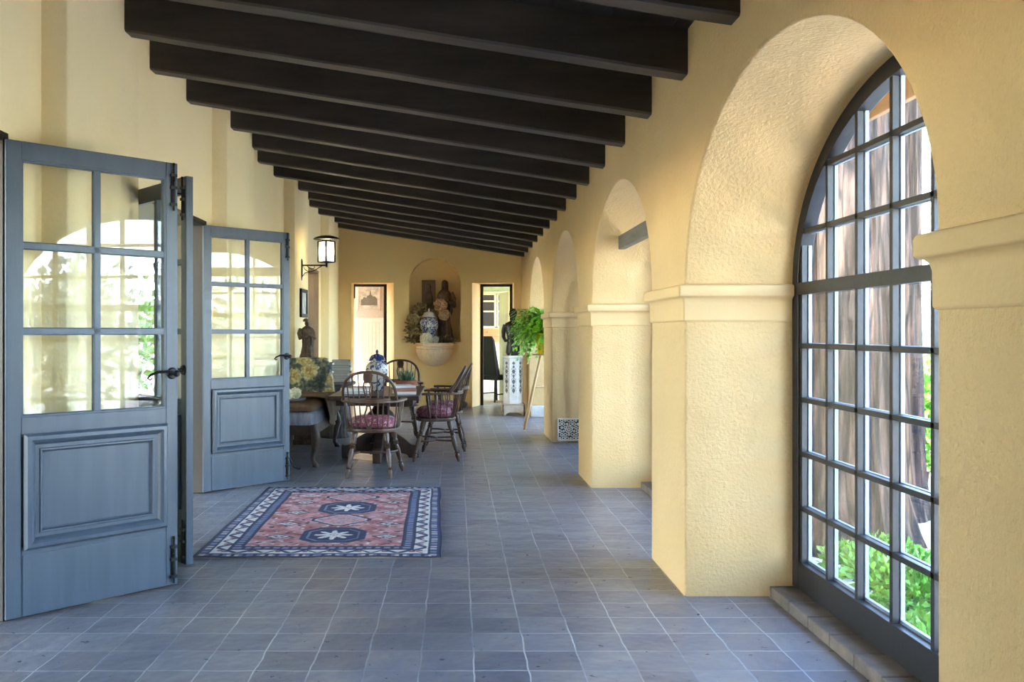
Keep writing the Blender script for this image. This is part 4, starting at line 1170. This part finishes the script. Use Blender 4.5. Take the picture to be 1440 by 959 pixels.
# ------------------------------------------------------------------ wall lantern and picture
ln = thing('wall_lantern', 'black iron bracket lantern with frosted panes and a scalloped hood', 'lantern', (XP, 11.65, 2.285))
mb = MB(); mb.tube([(.008, 0, -.20), (.008, 0, -.12), (.008, 0, 0), (.008, 0, .06), (.008, 0, .09)], [.004, .012, .014, .012, .004], 8); mb.build('wall_plate', M['iron'], ln)
mb = MB(); mb.tube([(.0, 0, 0), (.34, 0, 0)], .010, 8)
mb.tube([(.335, 0, -.025), (.335, 0, .045)], [.012, .016], 10)
mb.tube([(.012, 0, -.15), (.05, 0, -.10), (.12, 0, -.085), (.19, 0, -.06), (.25, 0, -.02), (.28, 0, -.004)], .0055, 6)
mb.tube([(.03, 0, -.01), (.045, 0, -.05), (.08, 0, -.075), (.12, 0, -.085)], .0045, 6); mb.tube([(.17, 0, -.004), (.18, 0, -.03), (.14, 0, -.05), (.1, 0, -.03), (.08, 0, -.01)], .0045, 6); mb.build('arm', M['iron'], ln)
fr = MB(); x0, hw_, z0, z1 = .335, .105, .045, .315
for sx_ in (-1, 1):
    for sy_ in (-1, 1): fr.box(x0 + sx_ * hw_ * .72 - .010, x0 + sx_ * hw_ * .72 + .010, sy_ * hw_ * .72 - .010, sy_ * hw_ * .72 + .010, z0, z1)
for z in (z0, z1): 
    a_ = hw_ * .72 + .007
    for sx_ in (-1, 1):
        fr.box(x0 + sx_ * (a_ - .007) - .007, x0 + sx_ * (a_ - .007) + .007, -a_, a_, z - .007, z + .007); fr.box(x0 - a_, x0 + a_, sx_ * (a_ - .007) - .007, sx_ * (a_ - .007) + .007, z - .007, z + .007)
fr.lathe([(.03, .03), (.05, .04), (.085, .047)], (x0, 0, 0), 16)
lo_ = fr.build('lantern_frame', M['iron'], ln, 0)
gb = MB(); a_ = hw_ * .72 - .004; gb.box(x0 - a_, x0 + a_, -a_, a_, z0 + .004, z1 - .004); po_ = gb.build('pane', M['frosted'], ln, 0)
for oo in (lo_, po_): oo.data.transform(Matrix.Translation((x0, 0, 0)) @ Matrix.Rotation(math.radians(50), 4, 'Z') @ Matrix.Translation((-x0, 0, 0)))
mb = MB()
for sx_ in (-1, 1): mb.tube([(x0 + sx_ * .05, 0, z1), (x0 + sx_ * .05, 0, z1 + .04)], .006, 6)
R = []
for r, z in ((.168, .343), (.17, .35), (.14, .372), (.085, .39), (.03, .398), (.004, .40)):
    R.append([(x0 + r * (1 + .035 * math.cos(16 * q)) * math.cos(q), r * (1 + .035 * math.cos(16 * q)) * math.sin(q), z) for q in (2 * PI * i / 64 for i in range(64))])
mb.rings(R); mb.build('hood', M['iron'], ln, 60)

pc = thing('framed_picture', 'small dark framed pale print on the left wall pilaster below the lantern', 'picture', (XP + .004, 11.74, 1.785))
mb = MB(); hh, ww, b_ = .19, .235, .05
mb.box(0, .03, -ww, ww, hh - b_, hh); mb.box(0, .03, -ww, ww, -hh, -hh + b_); mb.box(0, .03, -ww, -ww + b_, -hh + b_, hh - b_); mb.box(0, .03, ww - b_, ww, -hh + b_, hh - b_); mb.build('frame', M['iron'], pc, 0, .004)
MB().box(0, .014, -ww + b_, ww - b_, -hh + b_, hh - b_).build('print', M['print_blue'], pc, 0)

# ------------------------------------------------------------------ rooms beyond the end wall
mb = MB()
YH = 17.7
mb.box(-3.2, -.6, YH, YH + .1, 0, 1.62, 0)
x = -2.6
while x < -.9: mb.box(x + .004, x + .066, YH - .008, YH, .14, 1.60, 0); x += .07
mb.box(-3.2, -.6, YH - .03, YH, 1.60, 1.69, 0); mb.box(-3.2, -.6, YH - .018, YH, 0, .13, 0)
mb.box(-3.2, -.6, YH, YH + .1, 1.62, 2.7, 1)
tag(mb.build('wall_hall', [M['white_paint'], M['wallpaper']], smooth=0, bevel=.002), kind='structure')
mb = MB(); mb.box(-3.2, -.7, 17.02, 20, -.1, 0); tag(mb.build('floor_hall', M['tile_floor_far'], smooth=0), kind='structure')
mb = MB(); mb.box(-.72, -.62, YE + .44, YH + .05, 0, 2.8); tag(mb.build('wall_hall_side', M['white_paint'], smooth=0), kind='structure')
mb = MB(); mb.box(-3.2, -.6, YE + .44, YH + .1, 2.7, 2.8); tag(mb.build('ceiling_hall', M['white_paint'], smooth=0), kind='structure')
hp = thing('framed_etching', 'pale framed etching of a spired building in the hall beyond the left doorway', 'picture', (-1.765, YH - .03, 2.09))
mb = MB(); hh, ww, b_ = .255, .235, .035
mb.box(-ww, ww, 0, .026, hh - b_, hh); mb.box(-ww, ww, 0, .026, -hh, -hh + b_); mb.box(-ww, -ww + b_, 0, .026, -hh, hh); mb.box(ww - b_, ww, 0, .026, -hh, hh); mb.build('frame', M['wallpaper'], hp, 0, .004)
MB().box(-ww + b_, ww - b_, .014, .02, -hh + b_, hh - b_).build('print', M['print'], hp, 0)
mb = MB(); mb.prism([(-.16, -.15), (.17, -.15), (.17, -.02), (.12, .03), (.08, .03), (.05, .06), (.03, .17), (.01, .06), (-.03, .04), (-.05, .0), (-.1, .02), (-.13, -.03), (-.16, -.03)], .003, Matrix(((1, 0, 0, 0), (0, 0, -1, .0135), (0, 1, 0, 0), (0, 0, 0, 1))))
mb.build('drawing', M['art_line'], hp, 0)

YB = 20.2
mb = MB(); mb.box(-.6, 2.6, YB, YB + .1, 0, 3.); tag(mb.build('wall_study', M['plain_wall'], smooth=0), kind='structure')
mb = MB(); mb.box(-.6, 3.2, 17.02, YB, -.1, 0); tag(mb.build('floor_study', M['tile_floor_far'], smooth=0), kind='structure')
mb = MB(); mb.box(-.62, -.52, 16.84, YB, 0, 3.); tag(mb.build('wall_study_side', M['plain_wall'], smooth=0), kind='structure')
mb = MB(); R = []
for i in range(17):
    q = PI * i / 16; R.append([(.95 + 1.6 * math.cos(q), 16.9, 2.35 + .4 * math.sin(q)), (.95 + 1.6 * math.cos(q), YB, 2.35 + .4 * math.sin(q)), (.95 + 1.66 * math.cos(q), YB, 2.41 + .4 * math.sin(q)), (.95 + 1.66 * math.cos(q), 16.9, 2.41 + .4 * math.sin(q))])
mb.rings(R); tag(mb.build('ceiling_study', M['plain_wall'], smooth=60), kind='structure')
cb = thing('glazed_bookcase', 'cream glazed bookcase over honey wood drawers beyond the right doorway', 'bookcase', (.9, YB - .42, 0))
mb = MB(); mb.box(-.4, .4, 0, .4, 0, 1.14); mb.box(-.42, .42, .1, .4, 1.14, 2.32); mb.build('body', M['cabinet'], cb, 0, .006)
for sx_ in (-1, 1):
    f = MB(); xa, xb = (-.4, -.01) if sx_ < 0 else (.01, .4)
    for a_ in (xa, xb - .04): f.box(a_, a_ + .04, .07, .1, 1.5, 2.28)
    for z in (1.5, 1.85, 2.08, 2.24): f.box(xa, xb, .07, .1, z, z + .035)
    d = f.build('door', M['cabinet'], cb, 0, .003)
    MB().box(xa + .03, xb - .03, .094, .099, 1.52, 2.25).build('pane', M['jamb'], d, 0)
for z in (1.18, 1.34):
    d = MB().box(-.40, .40, .06, .1, z, z + .14).build('drawer', M['orange_wood'], cb, 0, .005)
    for xx in (-.2, .2):
        k_ = MB(); k_.ball((xx, .05, z + .07), .016, .016, .016, 8, 6); k_.build('knob', M['chrome'], d)
sdoor = thing('door_5', 'cream panelled door leaf standing open inside the right doorway', 'door', (1.04, 17.35, 0), math.radians(100), None, 'structure')
mb = MB(); mb.box(0, .8, -.02, .02, 0.01, 2.2); mb.box(.1, .36, -.032, -.02, .2, 1.0); mb.box(.44, .7, -.032, -.02, .2, 1.0); mb.box(.1, .36, -.032, -.02, 1.1, 2.05); mb.box(.44, .7, -.032, -.02, 1.1, 2.05); mb.build('panel', M['cabinet'], sdoor, 0, .005)
bc = thing('upholstered_chair', 'black upholstered high backed chair seen in profile beyond the right doorway', 'chair', (.80, 17.75, 0), math.radians(42))
mb = MB(); mb.box(-.26, .24, -.25, .25, .44, .54); mb.build('seat', M['black_cloth'], bc, 0, .03, 4)
mb = MB(); R = []
for t_ in (0, .15, .4, .7, .9, 1.):
    x_ = -.17 - .16 * t_; th = .06 - .025 * t_; hw_ = .25 - (.05 if t_ == 1. else 0); z = .5 + .82 * t_
    R.append([(x_ - th, -hw_, z), (x_ + th, -hw_, z), (x_ + th, hw_, z), (x_ - th, hw_, z)])
mb.rings(R); mb.build('backrest', M['black_cloth'], bc, 0, .025, 3)
for (xx, yy) in ((.2, -.21), (.2, .21), (-.22, -.21), (-.22, .21)):
    mb = MB(); mb.tube([(xx * 1.12, yy, 0), (xx, yy, .45)], [.018, .026], 8); mb.build('leg', M['black_cloth'], bc)
for yy in (-.21, .21):
    mb = MB(); mb.tube([(-.225, yy, .16), (.21, yy, .16)], .012, 6); mb.build('stretcher', M['black_cloth'], bc)

# ------------------------------------------------------------------ unseen roof added beyond the open doors to block skylight
mb = MB(); mb.add([(x, y, 2.95 + .1 * (x + 2.6) / 3 + dz) for dz in (0, .08) for x, y in ((-7.6, -6), (-2.62, -6), (-2.62, 17.2), (-7.6, 17.2))], [(3, 2, 1, 0), (4, 5, 6, 7), (0, 1, 5, 4), (1, 2, 6, 5), (2, 3, 7, 6), (3, 0, 4, 7)])
tag(mb.build('added_shade_roof', M['eave'], smooth=0), kind='structure')
# ------------------------------------------------------------------ garden
mb = MB(); n = 60
vs = [(1.88 + 40 * (i / n) ** 1.6, -30 + 75 * j / n, -.47 + .12 * noise.noise((i * .5, j * .7, 0)) * min(1, i / 4)) for j in range(n + 1) for i in range(n + 1)]
fs = [(j * (n + 1) + i, j * (n + 1) + i + 1, (j + 1) * (n + 1) + i + 1, (j + 1) * (n + 1) + i) for j in range(n) for i in range(n)]
mb.add(vs, fs); tag(mb.build('ground', M['mulch'], smooth=80), kind='structure')
mb = MB(); mb.box(-40, -2.64, -30, 45, -.3, -.05); tag(mb.build('ground_terrace', M['paving'], smooth=0), kind='structure')

def trunk(x, y, r, H, seed, label, z0=-.55):
    n, rows = 110, 150; vs = []
    for j in range(rows + 1):
        z = H * (j / rows)
        flare = 1 + .45 * math.exp(-z / .5) - .1 * z / H
        for i in range(n):
            q = 2 * PI * i / n; c, s_ = math.cos(q), math.sin(q)
            g = noise.noise((c * 3.2 * r / .6, s_ * 3.2 * r / .6, z * .22 + seed)) * .13 + noise.noise((c * 11 * r / .6, s_ * 11 * r / .6, z * .5 + seed)) * .12 + noise.noise((c * 26 * r / .6, s_ * 26 * r / .6, z * 1.4 + seed)) * .06
            rr = r * (flare + g)
            vs.append((rr * c, rr * s_, z))
    mb = MB(); fs = [(j * n + i, j * n + (i + 1) % n, (j + 1) * n + (i + 1) % n, (j + 1) * n + i) for j in range(rows) for i in range(n)]
    mb.add(vs, fs); o = mb.build('tree_trunk', M['bark'], None, 80, loc=(x, y, z0))
    return tag(o, label, 'tree trunk', 'redwood trunks outside the window')
trunk(3.36, 8.0, .56, 9, 1, 'thick redwood trunk closest to the arched window')
trunk(4.36, 8.9, .30, 9, 8, 'slimmer redwood trunk just right of the thick one')
trunk(3.2, 10.6, .4, 9, 15, 'redwood trunk partly hidden behind the thick one')
trunk(7.5, -1.2, .5, 9, 25, 'redwood trunk outside, mirrored in the door panes')

def shrub(x, y, z0, rad, n, s, mat, label, group, seed, name='garden_shrub'):
    r = random.Random(seed); root = thing(name, label, 'shrub', (x, y, z0), 0, group)
    f = MB()
    for k_ in range(5):
        dx, dy = r.uniform(-.45, .45) * rad[0], r.uniform(-.45, .45) * rad[1]
        leaves(f, (dx, dy, rad[2] * (1. + r.uniform(-.25, .3))), (rad[0] * .7, rad[1] * .7, rad[2] * .75), n // 5, s, 0, .5, r)
    f.build('foliage', mat, root, 0)
    st_ = MB()
    for k_ in range(6):
        q = k_ * 1.05; st_.tube([(0, 0, 0), (rad[0] * .3 * math.cos(q), rad[1] * .3 * math.sin(q), rad[2] * 1.1)], [.03 * rad[2] + .006, .004], 6)
    st_.build('stem', M['bark'], root)
    return root
shrub(2.78, 5.35, -.48, (.36, .36, .27), 2200, .05, M['shrub'], 'bright green leafy shrub low outside the nearest window', 'low shrubs outside the window', 1)
shrub(3.05, 5.95, -.48, (.34, .34, .24), 2200, .05, M['shrub'], 'bright green shrub behind the lowest one outside the window', 'low shrubs outside the window', 2)
shrub(2.55, 4.55, -.48, (.3, .3, .22), 2200, .05, M['shrub'], 'bright green shrub nearest the arched window glass', 'low shrubs outside the window', 3)
shrub(3.0, 6.75, -.5, (.2, .2, .14), 240, .07, M['shrub'], 'small green plant at the foot of the thick redwood', 'low shrubs outside the window', 4)
for i, (x, y, rx, h, mt) in enumerate(((8.2, -3.6, 1.6, 1.5, 'shrub_pale'), (9.4, -.6, 1.5, 1.7, 'shrub_pale'), (8.3, 2.2, 1.5, 1.5, 'shrub_pale'), (9.2, 5.2, 1.6, 1.6, 'shrub_pale'), (8.6, 8.4, 1.6, 1.5, 'shrub_pale'),
        (9.2, 11.6, 1.6, 1.45, 'shrub_pale'), (8.2, 14.6, 1.6, 1.3, 'shrub_pale'), (8.9, 17.8, 1.6, 1.5, 'shrub_pale'), (8.4, 21., 1.7, 1.7, 'shrub_pale'), (12.5, 20., 1.8, 1.6, 'shrub_dark'))):  # row extended and leaves paled to bounce sunlight onto the left wall
    rx *= .8
    shrub(x, y, -.5, (rx, rx, h), 1600, .2, M[mt], f'broad garden bush far outside the arcade, {ORD[i]} of the row', 'bushes beyond the arcade', 20 + i)
shrub(5.5, 10.4, -.62, (.8, .8, .95), 2800, .1, M['shrub'], 'leafy green bush glimpsed to the right of the slimmer redwood', 'bushes beyond the arcade', 90)
for i, (x, y, rx, h, mt) in enumerate(((-6.0, 1.2, 1.35, 1.2, 'shrub'), (-6.1, 3.9, 1.35, 1.2, 'shrub'), (-6.0, 6.6, 1.35, 1.2, 'shrub'), (-5.8, 9.3, 1.35, 1.2, 'shrub_pale'), (-6., 12.0, 1.35, 1.2, 'shrub_pale'), (-6.0, 14.7, 1.35, 1.2, 'shrub'), (-6.4, 17.4, 1.4, 1.4, 'shrub_dark'))):  # bush row filled out to block light from the sunlit terrace
    rx *= .8
    shrub(x, y, -.05, (rx, rx, h), 1300, .15, M[mt], f'garden bush on the terrace beyond the open doors, {ORD[i]} of the row', 'bushes beyond the open doors', 50 + i)

# ------------------------------------------------------------------ light: sky and sun
w = bpy.data.worlds.new('world'); sc.world = w; w.use_nodes = True; nt = w.node_tree
bg = nt.nodes['Background']; sky = nt.nodes.new('ShaderNodeTexSky'); sky.sky_type = 'NISHITA'; sky.sun_disc = False
sky.sun_elevation = math.radians(56); sky.sun_rotation = math.radians(262); sky.altitude = 100; sky.air_density = 1.; sky.dust_density = .6; sky.ozone_density = 1.
nt.links.new(sky.outputs[0], bg.inputs[0]); bg.inputs[1].default_value = .75
sl = bpy.data.lights.new('sun', 'SUN'); sl.energy = 12.; sl.angle = math.radians(1.5); sl.color = (1, .98, .96)
so = bpy.data.objects.new('sun', sl); COL.objects.link(so)
d = Vector((.55, .08, -.83)).normalized(); so.rotation_euler = d.to_track_quat('-Z', 'Y').to_euler()

pl_ = bpy.data.lights.new('lantern_fill', 'POINT'); pl_.energy = 3.5; pl_.color = (1, .78, .5); pl_.shadow_soft_size = .06  # fill lamp added inside the unlit lantern to lift the dim far end
po = bpy.data.objects.new('lantern_fill', pl_); COL.objects.link(po); po.location = (XP + .335, 11.65, 2.47)
sc.view_settings.view_transform = 'Standard'; sc.view_settings.look = 'None'; sc.view_settings.gamma = 1; sc.view_settings.use_curve_mapping = False
sc.view_settings.exposure = 3.14
try:
    sc.cycles.use_denoising = True; sc.cycles.max_bounces = 14; sc.cycles.diffuse_bounces = 10; sc.cycles.transparent_max_bounces = 16; sc.cycles.sample_clamp_indirect = 8
except Exception: pass
